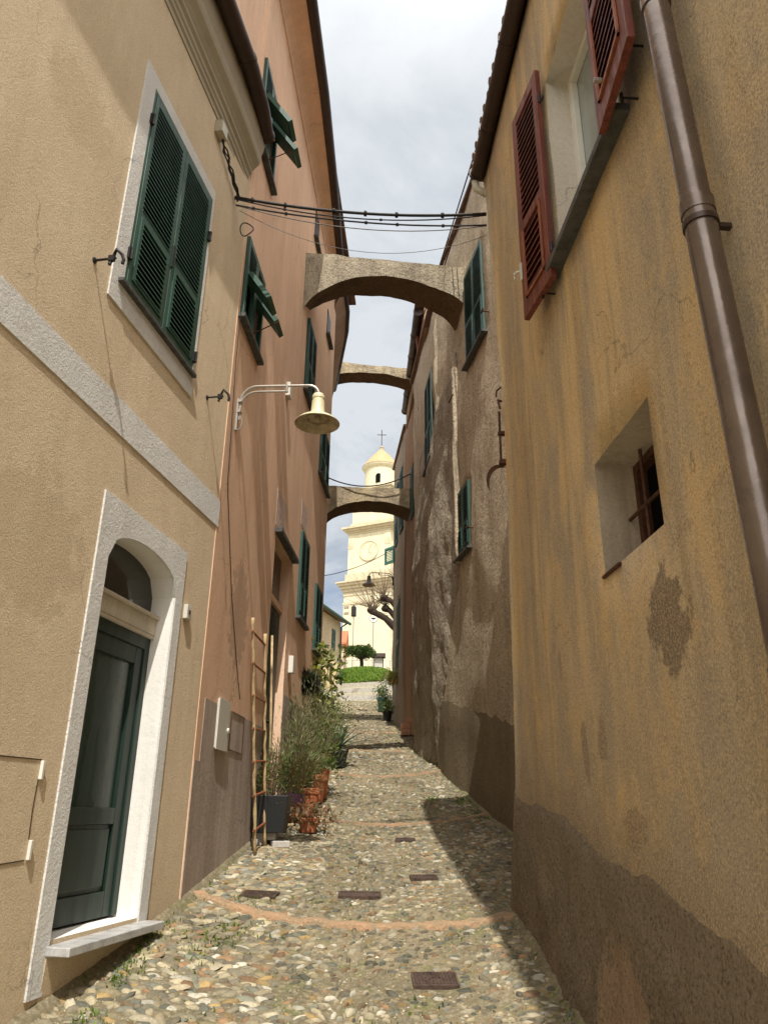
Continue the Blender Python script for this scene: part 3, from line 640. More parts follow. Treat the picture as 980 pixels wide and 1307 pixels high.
# ================================================================== LEFT: SALMON HOUSE
def salmon_house():
    t = thing('salmon_house', 'tall salmon house with green flap shutters and dark eaves', 'house', tuple(FB(3, 1.2, 0)))
    wins = {'w1':(.02,.82,6.17,7.16), 'w1b':(.02,.80,8.52,9.75), 'w2':(3.68,4.45,7.52,8.78), 'w3':(5.5,6.55,6.98,7.98), 'wl2':(4.13,4.85,4.16,5.42), 'wl3':(5.72,6.42,4.03,5.1),
            'h1':(3.85,4.25,10.5,11.1), 'h2':(5.66,6.1,9.85,10.4)}
    door = (2.42, 3.5, 1.45, 4.74, .14)
    holes = [(*v, .10) for v in wins.values()]+[door]
    wall(FB, 'wall', t, 'salmon', -.05, 6.78, -.5, 11.55, holes, step=.8, revealmat='salmon', back=5)
    # the wall beyond bends away from the alley
    B2 = wallframe(*FB(6.78, 0, 0)[:2], -5.2, 1)
    wall(B2, 'wall', t, 'salmon', 0.002, 7.5, -.5, 11.5, [], step=1.5, back=4)
    # painted dado
    m = MB(); m.box(FB, .10, 2.41, .4, 2.475, .001, .006); m.box(FB, -.045, .10, .4, 1.98, .001, .006); m.box(FB, 3.51, 6.77, .9, 3.0, .001, .006); m.build('dado', 'dado', t)
    # windows
    for k, (u0, u1, v0, v1) in wins.items():
        high = k.startswith('h')
        w = MB(); w.box(FB, u0+.01, u1-.01, v0+.01, v1-.01, -.095, -.085); pane = w.build('window', 'glass', t)
        s = MB(); s.box(FB, u0-.05, u1+.05, v0-.045, v0-.005, .0, .07); s.build('sill', 'slate', pane)
        if high:
            s = MB(); s.box(FB, u0+.012, u1-.012, v0+.012, v1-.012, -.03, .012); s.build('shutter', 'gutter', pane); continue
        mid = (u0+u1)/2
        fl = R(34) if k in ('w1', 'w1b') else 0
        fm = 'green'
        if k in ('w2',):
            for (a, b, y) in ((u0+.01, mid-.005, R(12)), (mid+.005, u1-.01, R(-12))):
                shutter_leaf(FB, pane, 'greenfade', a, b, v0+.01, v1-.01, .005, .045, split=.4)
        else:
            for (a, b) in ((u0+.008, mid-.003), (mid+.003, u1-.008)):
                shutter_leaf(FB, pane, 'greenfade' if k in ('wl2', 'wl3', 'w3') else 'green', a, b, v0+.01, v1-.01, -.01, .035, split=.58 if fl else .4, flap=fl, flapmat=fm)
        if fl:
            st = MB(); st.tube([FB(mid, v0+.05, .03), FB(mid+.03, v0+.22, .30)], .006, 6); st.build('stay', 'rust', pane)
    # doorway with slate lintel
    d = MB(); d.box(FB, 2.43, 3.49, 1.4, 4.0, -.135, -.10); d.box(FB, 2.50, 2.94, 1.5, 3.9, -.10, -.085); d.box(FB, 2.98, 3.42, 1.5, 3.9, -.10, -.085); dd = d.build('door', 'doorgreen', t)
    k = MB(); k.lathe(FB(2.96, 2.6, -.085), [(.012,0),(.024,.03),(.02,.05)], 12, ax=FB.w); k.build('handle', 'iron', dd)
    d = MB(); d.box(FB, 2.43, 3.49, 4.02, 4.10, -.13, -.07); d.build('transom', 'salmon', t)
    d = MB(); d.box(FB, 2.43, 3.49, 4.12, 4.735, -.135, -.125); d.build('fanlight', 'glass', t)
    d = MB(); d.box(FB, 2.34, 3.62, 4.742, 4.80, .002, .09); d.build('door_hood', 'slate', t, bevel=.004)
    for (u0, u1, v0, v1) in ((2.36, 3.0, 4.85, 5.32), (4.1, 4.6, 5.5, 5.9)):
        m = MB(); m.box(FB, u0, u1, v0, v1, .001, .004); m.build('faded_painting', 'plaque', t)
    # coved eaves and gutter
    prof = [(0,11.25),(.02,11.25),(.03,11.33),(.10,11.42),(.17,11.47),(.34,11.50),(.34,11.56),(0,11.56)]
    c = MB(); pl = [(-2.5,1),(0,1),(3,.95),(5.4,.6),(6.9,.5)]; n = len(prof)
    for (u, s) in pl:
        for (pw, pv) in prof: c.v.append(tuple(FB(u, pv, pw*s)))
    for i in range(len(pl)-1):
        for j in range(n): c.f.append((i*n+j, (i+1)*n+j, (i+1)*n+(j+1)%n, i*n+(j+1)%n)); c.m.append(0)
    c.f.append(tuple(range(n))); c.m.append(0)
    c.f.append(tuple(range((len(pl)-1)*n, len(pl)*n))); c.m.append(0); c.build('eaves', 'salmon', t)
    g = MB(); g.tube([FB(u, 11.52, w) for u, w in ((-2.5,.38),(0,.38),(2,.36),(3.6,.30),(5.4,.21),(7.3,.15),(8.0,.06),(9.4,-.25),(10.5,-.5))], .075, 12); g.build('gutter', 'gutter', t, smooth=True)
    e = MB(); top = [FB(u, 11.50, w) for u, w in ((6.5,.19),(7.3,.17),(8.0,.08),(9.4,-.23),(10.5,-.48))]; inn = [FB(u, 11.0, w) for u, w in ((6.5,-.02),(6.9,-.03),(8.0,-.19),(9.4,-.41),(10.5,-.58))]; up = [p+Vector((0,0,.1)) for p in top]; ba = [p+FB.w*-1.0+Vector((0,0,.6)) for p in inn]
    e.add(top+inn+up+ba, [(i, i+1, 6+i, 5+i) for i in range(4)]+[(i, i+1, 11+i, 10+i) for i in range(4)]+[(10+i, 11+i, 16+i, 15+i) for i in range(4)]); e.build('eaves', 'brownhouse', t, recalc=False)
    r = MB(); r.prism(FB, [(.36,11.60),(.36,11.64),(-2.4,12.9),(-5,11.7),(-5,11.57)], -2.5, 7.2, axis='wv'); r.build('roof', 'tile', t)
    e = MB(); e.box(FB, -2.5, -.051, 8.3, 11.5, -5, -.012); e.build('upper_wall', 'salmon', t)
salmon_house()

def meter_box():
    t = thing('meter_box', 'cream metal meter box with its round lock on the grey dado', 'meter box', tuple(FB(.6, 2.1, 0)))
    m = MB(); m.box(FB, .47, .80, 2.11, 2.52, .007, .022); m.build('case', 'creambox', t, bevel=.004)
    f = FB.sub(.46, 2.10, .023, R(1)); m = MB(); m.box(f, 0, .35, 0, .43, 0, .008); m.build('door', 'creambox', t, bevel=.002)
    m = MB(); m.lathe(f(.32, .18, .008), [(.022,0),(.022,.012),(.012,.014)], 12, ax=FB.w); m.build('lock', 'whiteframe', t)
    m = MB(); f2 = FB
    m.box(f2, .98, 1.5, 2.47, 2.476, .007, .012); m.box(f2, .98, 1.5, 2.13, 2.136, .007, .012); m.box(f2, 1.494, 1.5, 2.136, 2.47, .007, .012); m.box(f2, .98, .986, 2.136, 2.47, .007, .012)
    m.build('hatch_outline', 'rust', t)
    m = MB(); m.box(FB, 2.42, 2.56, 6.66, 6.86, .002, .06); tag(m.build('cable_box', 'creambox', loc=tuple(FB(2.5,6.7,0)), bevel=.004), 'small cream box high on the salmon wall behind the cream lamp', 'cable box')
    m = MB(); m.box(FB, 3.72, 3.84, 3.30, 3.52, .006, .07); tag(m.build('letter_box', 'whiteframe', loc=tuple(FB(3.78,3.3,0)), bevel=.004), 'small white box on the salmon wall above the potted plants', 'letter box')
meter_box()

def wall_lamp(fr, u, v, reach, rise, drop, r, body, shade_in, label, tubemat='galv', dbl=True):
    t = thing('wall_lamp', label, 'street lamp', tuple(fr(u, v, 0)))
    m = MB()
    def arc(dv, w1):
        P = [fr(u, v-.05+dv, .03)]
        for k in range(7):
            a = math.pi/2*k/6; P.append(fr(u+.0, v+.10+dv+.16*math.sin(a), .03+.16*(1-math.cos(a))))
        P.append(fr(u, v+.26+dv, w1)); return P
    top = v+.26
    P = arc(0, reach-.10)
    for k in range(1, 7):
        a = math.pi/2*k/6; P.append(fr(u, top-.10*(1-math.cos(a)), reach-.10+.10*math.sin(a)))
    P.append(fr(u, top-drop, reach)); m.tube(P, .012*max(1, r/.2), 8)
    if dbl: 
        m.tube(arc(-.06, reach*.62), .010, 8); m.tube([fr(u, top-.07, reach*.6), fr(u, top+.012, reach*.6)], .015, 8)
    m.box(fr, u-.02, u+.02, v-.22, v+.12, .002, .02)
    for dv in (-.02, .09): m.lathe(fr(u-.03, v+dv, .03), [(.016,0),(.016,.06)], 8, ax=fr.u)
    m.tube([fr(u, v-.04, .03), fr(u+.01, v-.12, .06), fr(u+.01, v-.19, .05), fr(u, v-.22, .01)], .006, 6)
    m.build('arm', tubemat, t, smooth=True, autosmooth=40)
    c = fr(u, top-drop, reach); s = r/.2
    pr = [(.0,.0),(.045,-.002),(.055,-.02),(.055,-.045),(.05,-.05),(.05,-.065),(.056,-.07),(.062,-.17),(.072,-.205),(.11,-.235),(.165,-.262),(.2,-.295),(.2,-.30)]
    m = MB(); m.lathe(c, [(a*s, b*s) for a, b in pr], 32, cap0=False, cap1=False); m.build('shade', body, t, smooth=True, autosmooth=35)
    m = MB(); m.lathe(c, [(.198*s,-.299*s),(.16*s,-.268*s),(.10*s,-.24*s),(.03*s,-.225*s),(.001,-.225*s)], 32, cap0=False, cap1=False)
    m.tube([c+Vector((.10*s*math.cos(a), .10*s*math.sin(a), -.255*s)) for a in [k*.5 for k in range(10)]], .006*s, 6)
    m.build('reflector', shade_in, t, smooth=True)
    m = MB(); m.lathe(c, [(.02*s,-.225*s),(.028*s,-.24*s),(.034*s,-.265*s),(.02*s,-.285*s),(.001,-.29*s)], 14, cap0=False); m.build('bulb', 'lampin', t, smooth=True)
wall_lamp(FB, .23, 5.22, .79, .2, .10, .215, 'lamp', 'lampin', 'cream bell-shaped lamp on a double curved arm on the salmon wall')

# ================================================================== RIGHT: OCHRE HOUSE
def ochre_house():
    t = thing('ochre_house', 'stained ochre house with red-brown shutters and brown downpipe', 'house', tuple(FC(-2, .6, 0)))
    bw = (-3.28, -2.12, 5.09, 6.80, .24); sw = (-3.16, -2.38, 2.82, 3.47, .30, 3)
    ze = [(-9,.09),(.9,.09),(3.3,-.16),(5.0,-.28),(6.1,-.10),(7.4,.04),(8.2,.20)]
    def edge(v):
        for (a, b), (c, d) in zip(ze, ze[1:]):
            if v <= c: return b+(d-b)*(v-a)/(c-a)
        return ze[-1][1]
    def warp(u, v, w):
        f = max(0, (u+1.6)/1.6); return (u+edge(v)*min(f, 1), v, w)
    wall(FC, 'wall', t, 'ochre', -9, 0, -1.5, 8.22, [bw, sw], step=.28, warp=warp, revealmat='oldwhite', back=.9, disp=.012, dscale=1.3, smooth=True)
    b = MB(); b.box(FC, -9, -.6, -1.5, 8.2, -5, -.9); b.build('rear_wall', 'ochre', t)
    # rough plinth: a sheet that leans out to the path, rough top line
    m = MB(); U = [-9+i*.045 for i in range(201)]; prof = [(0,0),(.006,.004),(.05,.010),(.1,.014),(.15,.02),(.2,.025),(.25,.03),(.3,.035),(.36,.04),(.42,.046),(.48,.052),(.54,.06),(.6,.07),(.7,.085),(.8,.10),(1.3,.12)]
    for u in U:
        zt = 1.79+.19*min(u+.13, 0)+.09*noise.fractal(Vector((u*1.3,0,0)), .8, 2, 4)
        for k, (f, w) in enumerate(prof):
            v = zt+(-.5-zt)*(f/1.3)*(1 if f > .01 else 1)
            uu = u+(edge(v)*max(0, min((u+1.6)/1.6, 1)))
            P = FC(uu, v, 0); ww = .005+w+(noise.fractal(P*2.2, .8, 2, 5)*.03*min(1, f*5)+noise.noise(P*13)*.018*min(1, f*3) if k else 0)
            if k == 0: ww = -.004
            m.v.append(tuple(FC(uu+.004, v, ww)))
    np_ = len(prof)
    for i in range(len(U)-1):
        for j in range(np_-1): m.f.append((i*np_+j, (i+1)*np_+j, (i+1)*np_+j+1, i*np_+j+1)); m.m.append(0)
    e = len(m.v); L = [(len(U)-1)*np_+j for j in range(np_)]
    for j in L: 
        p = Vector(m.v[j]); q = p-FC.w*.4; m.v.append(tuple(q))
    for k in range(np_-1): m.f.append((L[k], L[k+1], e+k+1, e+k)); m.m.append(0)
    m.build('plinth', 'plinth', t, recalc=False, smooth=True, autosmooth=50)
    # big window
    D0 = -.20
    w = MB(); w.box(FC, -3.28, -2.12, 5.09, 6.8, D0-.03, D0-.02); gl = w.build('window', 'paleglass', t)
    f = MB()
    for (a, b) in ((-3.279,-3.22),(-2.19,-2.121)): f.box(FC, a, b, 5.095, 6.795, D0-.019, D0+.03)
    f.box(FC, -3.22, -2.19, 5.095, 5.16, D0-.019, D0+.03); f.box(FC, -3.22, -2.19, 6.73, 6.795, D0-.019, D0+.03)
    f.box(FC, -2.74, -2.66, 5.16, 6.73, D0-.019, D0+.035); f.build('frame', 'whiteframe', gl, bevel=.004)
    s = MB(); s.prism(FC, [(-3.40,5.035),(-2.04,5.035),(-2.04,5.088),(-3.40,5.088)], -.02, .10); s.box(FC, -3.279, -2.121, 5.089, 5.10, -.19, 0)
    s.build('window_sill', 'slate', t, bevel=.004)
    # red-brown shutters: far leaf folded back close to the wall, near leaf standing further out
    for (hu, yaw, sg, v0, v1) in ((-2.15, R(7), 1, 4.96, 6.88), (-3.27, R(-5), -1, 5.0, 6.88)):
        g = FC.sub(hu, 0, .05 if sg == 1 else .09, yaw)
        a, b = (0, .50) if sg == 1 else (-.56, 0)
        m = MB(); th = .042
        m.box(g, a, a+.075, v0, v1, 0, th, 0); m.box(g, b-.075, b, v0, v1, 0, th, 0)
        m.box(g, a+.075, b-.075, v0, v0+.13, 0, th); m.box(g, a+.075, b-.075, v1-.1, v1, 0, th); vm = v0+.78
        m.box(g, a+.075, b-.075, vm-.04, vm+.04, 0, th)
        m.box(g, a+.07, b-.07, v0+.12, v1-.09, .002, .008)
        lf = m.build('shutter', 'redwood', t, bevel=.003)
        q = MB()
        for (x0, x1) in ((vm+.04, v1-.1), (v0+.13, vm-.04)):
            n = int((x1-x0)/.062)
            for k in range(n):
                c = x0+(k+.5)*(x1-x0)/n; pts = [(u, v, w) for u in (a+.073, b-.073) for (v, w) in ((c+.034, .010),(c+.024, .010),(c-.034, th-.002),(c-.022, th-.002))]
                q.add([g(*p) for p in pts], [(0,1,2,3),(7,6,5,4),(0,4,5,1),(1,5,6,2),(2,6,7,3),(3,7,4,0)])
        q.build('louvres', 'redwood', lf)
        q = MB(); x = a+.10 if sg == 1 else b-.10
        q.box(g, a+.08, b-.08, v0+.135, v0+.16, th, th+.012); q.box(g, a+.08, a+.1, v0+.135, vm-.05, th, th+.012); q.box(g, b-.1, b-.08, v0+.135, vm-.05, th, th+.012)
        q.build('flap_frame', 'redside', lf)
        e = a+.0 if sg == 1 else b
        for vv in (v0+.25, v1-.3):
            q = MB(); q.lathe(g(e, vv-.04, .02), [(.012,0),(.012,.08)], 8); q.box(g, e-.03, e+.03, vv-.012, vv+.012, -.006, 0); q.build('hinge', 'iron', lf)
        q = MB(); e = b if sg == 1 else a
        if sg == 1:
            q.box(g, e-.02, e+.004, v0+.35, v0+.50, th, th+.01); q.tube([g(e, v0+.44, th), g(e+.03, v0+.44, th+.03), g(e+.06, v0+.43, th+.03)], .008, 6); q.tube([g(e+.06, v0+.40, th+.03), g(e+.06, v0+.46, th+.03)], .007, 6)
            q.build('latch', 'creambox', lf)
        else:
            q.lathe(g(b-.18, v0+.18, th+.012), [(.014,0),(.014,.04)], 8, ax=FC.w); q.build('latch', 'galv', lf)
    # holdbacks
    for (u, v) in ((-1.95, 4.98), (-3.62, 5.22), (-3.5,5.0)):
        h = MB(); h.tube([FC(u, v, -.01), FC(u, v, .09)], .007, 6); h.tube([FC(u, v-.04, .09), FC(u, v+.03, .09)], .009, 6); h.build('shutter_hook', 'iron', t)
    # small barred window
    w = MB(); w.box(FC, -3.16, -2.38, 2.82, 3.47, -.29, -.28); g2 = w.build('small_window', 'dark', t)
    f = MB(); f.box(FC, -3.159, -3.11, 2.825, 3.465, -.279, -.22); f.box(FC, -2.43, -2.381, 2.825, 3.465, -.279, -.22); f.box(FC, -3.11, -2.43, 3.42, 3.465, -.279, -.22)
    f.build('wooden_frame', 'rust', g2)
    f = MB()
    for u in (-3.0, -2.82, -2.62): f.tube([FC(u, 2.83, -.17), FC(u, 3.46, -.17)], .010, 6)
    f.tube([FC(-3.155, 3.14, -.17), FC(-2.385, 3.14, -.17)], .011, 6); f.build('window_bars', 'rust', g2)
    s = MB(); s.box(FC, -2.62, -2.36, 2.80, 2.818, -.20, .012); s.build('sill', 'rust', g2, bevel=.004)
    # gutter and tiles
    g = MB(); g.tube([FC(u, 8.12, w) for u, w in ((-9,.09),(-2,.09),(-.6,.08),(.12,.07))], .08, 14)
    for u in (-4.5,-3.4,-2.3,-1.45,-.5,.10): g.tube([FC(u-.012, 8.12, .085), FC(u+.012, 8.12, .085)], .087, 14)
    g.build('gutter', 'gutter', t, smooth=True, autosmooth=40)
    r = MB(); r.prism(FC, [(.10,8.21),(.10,8.23),(-2.4,9.2),(-5,8.3),(-5,8.21)], -9, .3, axis='wv'); r.build('roof', 'tile', t)
    r = MB()
    for k in range(60):
        u = -8.9+k*.153; r.tube([FC(u, 8.215, .135+.008*math.sin(k*2.1)), FC(u, 8.30, -.15)], .052, 8)
    r.build('roof_tiles', 'tile', t, smooth=True, autosmooth=50)
    m = MB(); m.tube([FC(.14,8.06,.10), FC(.17,7.98,.08), FC(.16,7.9,-.02)], .04, 10); m.build('gutter_outlet', 'creambox', t, smooth=True)
    # downpipe
    d = MB(); rr = .060; xs = lambda v: -3.985-.042*(5.0-min(v, 5.0))
    d.tube([FC(xs(8), 8.02, .11), FC(xs(5), 5.0, .11)], rr, 20); d.tube([FC(xs(5.02), 5.02, .11), FC(xs(3.72), 3.72, .11)], rr-.003, 20); d.tube([FC(xs(3.8), 3.80, .11), FC(xs(1), 1.0, .11), FC(xs(-.4), -.4, .11)], rr, 20)
    for v in (5.02, 3.80): d.tube([FC(xs(v), v-.05, .11), FC(xs(v), v+.012, .11)], rr+.005, 20)
    dp = d.build('downpipe', 'pipe', t, smooth=True, autosmooth=40)
    for v in (3.70, 6.2, 2.0):
        x = xs(v); c = MB(); c.tube([FC(x, v-.012, .11), FC(x, v+.012, .11)], rr+.007, 20); c.box(FC, x-.012, x+.012, v-.01, v+.01, -.01, .05); c.box(FC, x+.066, x+.09, v-.018, v+.018, .10, .125)
        c.build('pipe_bracket', 'gutter', dp, smooth=True, autosmooth=40)
ochre_house()

def sickle():
    t = thing('sickle', 'rusty iron hook with a crescent blade on the corner of the ochre house', 'iron hook', tuple(FC(-.2, 4.6, 0)))
    m = MB(); u = -.19
    m.tube([FC(u,5.02,.03), FC(u-.01,4.78,.035), FC(u-.03,4.50,.04)], .011, 8); m.box(FC, u-.03, u+.015, 4.78, 4.81, -.01, .05); m.box(FC, u-.06, u, 4.48, 4.52, -.01, .055)
    m.build('rod', 'rust', t)
    m = MB(); N = 14; pts = []
    C0 = (u-.02, 4.30); 
    for k in range(N+1):
        a = R(65+150*k/N); ro = .165; wd = .045*math.sin(math.pi*k/N)**.7
        pts.append((C0[0]-.0-ro*math.cos(a)*-.75, C0[1]+ro*math.sin(a), wd, a))
    vs = []
    for (a, b, wd, an) in pts:
        # blade stands out over the path from the wall
        for (dd, ww) in ((0,0),(-wd,0)):
            rr = .165+dd; vs.append(FC(u-.03+.03*math.cos(an), 4.31+rr*math.sin(an), .05-rr*.8*math.cos(an)))
    fs = [(2*i, 2*i+2, 2*i+3, 2*i+1) for i in range(N)]; m.add(vs, fs)
    o = m.build('blade', 'rust', t, recalc=False); s = o.modifiers.new('solid', 'SOLIDIFY'); s.thickness = .008
    m = MB(); m.tube([FC(u,5.28,.0), FC(u+.02,5.25,.04), FC(u+.01,5.18,.05)], .008, 6); m.tube([FC(u+.02,5.14,.0), FC(u-.02,5.13,.04), FC(u-.06,5.02,.035)], .010, 6); m.build('hanger', 'rust', t)
sickle()

# ================================================================== RIGHT: GREY STONE HOUSE (D, E)
def grey_house():
    t = thing('grey_stone_house', 'weathered grey house with patchy render and green shutters', 'house', tuple(FD(1.5, 1.8, 0)))
    w1 = (.18, 1.18, 8.26, 9.98); w2 = (1.27, 1.95, 5.28, 6.36)
    def bulge(u, v, w):
        # a rough buttress swells at the far low end
        f = max(0, min(1, (u-1.9)/1.0))*max(0, min(1, (6.2-v)/3.0)); return (u, v, w+.07*f)
    wall(FD, 'wall', t, 'stonewall', -3.3, 3.35, -.5, 11.45, [(*w1, .12), (*w2, .12)], step=.2, warp=bulge, revealmat='stonewall', back=4, disp=.035, dscale=1.1, smooth=True)
    # rough sunlit face that swells out at the far low end
    m = MB(); Vv = [1.5+i*.08 for i in range(92)]; cols = [(FD, 1.75+i*.07, 1.75+i*.07) for i in range(24)]+[(FE, i*.07, 3.36+i*.07) for i in range(34)]
    for ci, (fr, u, q) in enumerate(cols):
        for vi, v in enumerate(Vv):
            P = fr(u, v, 0); b = 3.35-max(0, min(1.45, (v-2.25)*.48)) + .12*noise.noise(Vector((0, 1, v*1.3)))
            inside = q-b; ax = .035 if fr is FD else .04
            basew = noise.fractal(P*(1.1 if fr is FD else 1.2), .9, 2, 5)*ax + (bulge(u, v, 0)[2] if fr is FD else 0)
            fade = max(0, min(1, (8.6-v)/2.5)); rough = .012*noise.fractal(Vector((P.x*5,P.y*5,P.z*1.6)), .8, 2, 5)*(.4+.6*fade)+.012*noise.noise(P*16)*fade+.008*noise.noise(P*7)*fade
            w = basew+(.012+min(.17, inside*.12)*fade+rough if inside > 0 and vi < len(Vv)-1 and ci < len(cols)-1 else -.08)
            m.v.append(tuple(fr(u, v, w)))
    nv = len(Vv)
    for i in range(len(cols)-1):
        for j in range(nv-1): m.f.append((i*nv+j, (i+1)*nv+j, (i+1)*nv+j+1, i*nv+j+1)); m.m.append(0)
    m.build('rubble_face', 'rubble', t, recalc=False, smooth=True)
    # dark dado
    m = MB(); U = [-1.6+i*.12 for i in range(41)]; 
    for u in U:
        zt = 2.66+.22*(u+.2)
        for k in range(11):
            v = zt+(.8-zt)*k/10
            m.v.append(tuple(FD(u, v, bulge(u, v, 0)[2]+noise.fractal(FD(u, v, 0)*1.1, .9, 2, 5)*.035+(.022 if (k and u > U[0]) else -.01))))
    for i in range(len(U)-1):
        for j in range(10):
            if U[i] > 3.3: continue
            m.f.append((i*11+j, (i+1)*11+j, (i+1)*11+j+1, i*11+j+1)); m.m.append(0)
    m.build('dado', 'stonedado', t, recalc=False, smooth=True)
    for (u0, u1, v0, v1), nm in ((w1, 'window'), (w2, 'window')):
        p = MB(); p.box(FD, u0+.005, u1-.005, v0+.005, v1-.005, -.115, -.105); pane = p.build('window', 'dark', t)
        s = MB(); s.box(FD, u0-.08, u1+.05, v0-.05, v0-.012, -.02, .10); s.build('sill', 'slate', pane, bevel=.004)
        mid = (u0+u1)/2
        for (a, b) in ((u0+.01, mid-.004), (mid+.004, u1-.01)): shutter_leaf(FD, pane, 'greenfade', a, b, v0+.012, v1-.01, -.015, .04, split=.42)
        k = MB(); k.tube([FD(u0-.18, v0+.22, 0), FD(u0-.18, v0+.22, .12)], .01, 6); k.box(FD, u0-.24, u0-.12, v0+.21, v0+.235, .10, .12); k.build('holdback', 'rust', pane)
    # buried pipe under plaster
    m = MB(); P = [FD(1.92+.01*math.sin(v*3), v, .03+.02*noise.noise(Vector((v*1.5,3,1)))) for v in [9.0-.18*k for k in range(22)]]
    m.tube(P, [.055+.012*noise.noise(Vector((k*.7,1,1))) for k in range(22)], 10); pp = m.build('plastered_pipe', 'stonewall', t, smooth=True)
    m = MB(); m.tube([FD(1.78, 8.1, .1), FD(2.06, 8.1, .1)], .012, 6); m.build('pipe_clip', 'rust', pp)
    # far part
    e1 = (.42,1.30,7.95,9.85)
    wall(FE, 'far_wall', t, 'stonewall', .004, 3.3, -.5, 11.2, [(*e1, .1), (1.7,2.3,4.95,6.6,.1)], step=.22, back=4, disp=.04, dscale=1.2, smooth=True)
    for (u0, u1, v0, v1) in (e1, (1.7,2.3,4.95,6.6)):
        p = MB(); p.box(FE, u0+.005, u1-.005, v0+.005, v1-.005, -.095, -.085); pane = p.build('window', 'dark', t)
        mid = (u0+u1)/2
        for (a, b) in ((u0+.01, mid-.004), (mid+.004, u1-.01)): shutter_leaf(FE, pane, 'greenfade', a, b, v0+.01, v1-.01, .0, .045, split=.42)
        s = MB(); s.box(FE, u0-.05, u1+.05, v0-.05, v0-.01, -.02, .09); s.build('sill', 'slate', pane)
    r = MB(); r.prism(FD, [(.06,11.46),(.06,11.5),(-2,12.2),(-4,11.5)], -3.3, 3.35, axis='wv'); r.build('roof', 'tile', t)
    r = MB(); r.prism(FE, [(.1,11.21),(.1,11.26),(-2,12),(-4,11.3)], .01, 3.3, axis='wv'); r.build('roof', 'tile', t)
grey_house()

def brown_house():
    FF = wallframe(*FE(3.31, 0, -.11)[:2], -5, -1)
    t = thing('brown_house', 'narrow brown house with a faded red downpipe beyond the grey house', 'house', tuple(FF(1, 3, 0)))
    wall(FF, 'wall', t, 'brownhouse', 0, 2.6, 0, 11.4, [(.75,1.3,8.2,9.5,.1)], step=.5, back=4, disp=.02, smooth=True)
    p = MB(); p.box(FF, .755, 1.295, 8.205, 9.495, -.095, -.085); pane = p.build('window', 'dark', t)
    for (a, b) in ((.76, 1.02), (1.03, 1.29)): shutter_leaf(FF, pane, 'greenfade', a, b, 8.21, 9.49, 0, .045)
    # gutter hung out over the alley and the pipe
    A_, B_ = Vector((.68, 13.9, 11.75)), Vector((.54, 18.3, 11.75))
    g = MB(); g.tube([A_, B_], .10, 12)
    for k in range(6): q = A_.lerp(B_, k/5); g.tube([q-Vector((0,.02,0)), q+Vector((0,.02,0))], .112, 12)
    g.build('gutter', 'gutter', t, smooth=True, autosmooth=40)
    r = MB(); X = Fr((0,0,0), (0,1,0), (0,0,1), (-1,0,0))
    r.add([(.60,13.7,11.86),(.46,18.4,11.86),(3,18.4,12.7),(3,13.7,12.7),(.60,13.7,11.80),(.46,18.4,11.80),(3,18.4,12.6),(3,13.7,12.6)], [(0,1,2,3),(4,7,6,5),(0,4,5,1),(1,5,6,2),(2,6,7,3),(3,7,4,0)]); r.build('roof', 'tile', t)
    b = MB(); b.add([(.80,13.7,11.2),(.56,18.3,11.2),(.56,18.3,11.8),(.80,13.7,11.8),(3,13.7,11.2),(3,18.3,11.2),(3,18.3,11.8),(3,13.7,11.8)], [(0,1,2,3),(4,7,6,5),(0,4,5,1),(1,5,6,2),(2,6,7,3),(3,7,4,0)]); b.build('eaves', 'brownhouse', t)
    d = MB(); y = 15.4; px = .795
    d.tube([(.68,14.7,11.7),(.74,15.0,11.55),(px,y,11.3),(px,y,6.55)], .045, 10); dp = d.build('downpipe', 'pinkpipe', t, smooth=True, autosmooth=40)
    d = MB(); d.tube([(px,y,6.54),(px,y,5.9),(px+.0,y,5.55)], .042, 10); d.build('downpipe', 'gutter', t, smooth=True)
    d = MB(); d.tube([(px,y,5.54),(px+.01,y,4.75),(px+.05,y-.06,4.60)], .055, 10); d.build('downpipe', 'pinkpipe', t, smooth=True)
    for v in (10.2,8.9,7.7,6.9,5.2):
        c = MB(); c.box(Fr((px,y,v),(1,0,0),(0,1,0),(0,0,1)), -.055, .14, -.055, .055, -.012, .012); c.build('pipe_bracket', 'rust', dp)
    # grey house further on
    FG = wallframe(*FF(2.62, 0, .0)[:2], -5, -1)
    g = thing('far_grey_house', 'grey rough house at the narrow far end of the alley with a dark wall lamp', 'house', tuple(FG(1.5, 4, 0)))
    def bul(u, v, w): return (u, v, w+.14*max(0, min(1, (6-v)/2.5))*max(0, 1-abs(u-1.2)/1.4))
    wall(FG, 'wall', g, 'greyhouse', 0.003, 2.9, 0, 11.5, [(1.0,1.65,5.0,6.9,.1),(.5,1.1,8.7,10.5,.1),(1.6,2.2,8.7,10.5,.1)], step=.25, warp=bul, back=4, disp=.04, smooth=True)
    FG2 = wallframe(*FG(2.9, 0, 0)[:2], 8, -1)
    wall(FG2, 'side_wall', g, 'greyhouse', 0.003, 8, 1, 11.5, [], step=2, back=4)
    for (u0, u1, v0, v1) in ((1.0,1.65,5.0,6.9),(.5,1.1,8.7,10.5),(1.6,2.2,8.7,10.5)):
        p = MB(); p.box(FG, u0+.005, u1-.005, v0+.005, v1-.005, -.095, -.085); pane = p.build('window', 'dark', g); mid = (u0+u1)/2
        for (a, b) in ((u0+.01, mid-.004), (mid+.004, u1-.01)): shutter_leaf(FG, pane, 'greenfade', a, b, v0+.01, v1-.01, 0, .045)
    p = MB(); q = FG.sub(2.45, 0, .02, R(35)); louver_panel(p, q, 0, .4, 8.35, 8.85, 0, .04); p.build('flap', 'greenlight', g)
    r = MB(); r.prism(FG, [(.06,11.46),(.06,11.52),(-3,12.4),(-4,11.5)], .003, 2.9, axis='wv'); r.build('roof', 'tile', g)
    return FF, FG
FF, FG = brown_house()
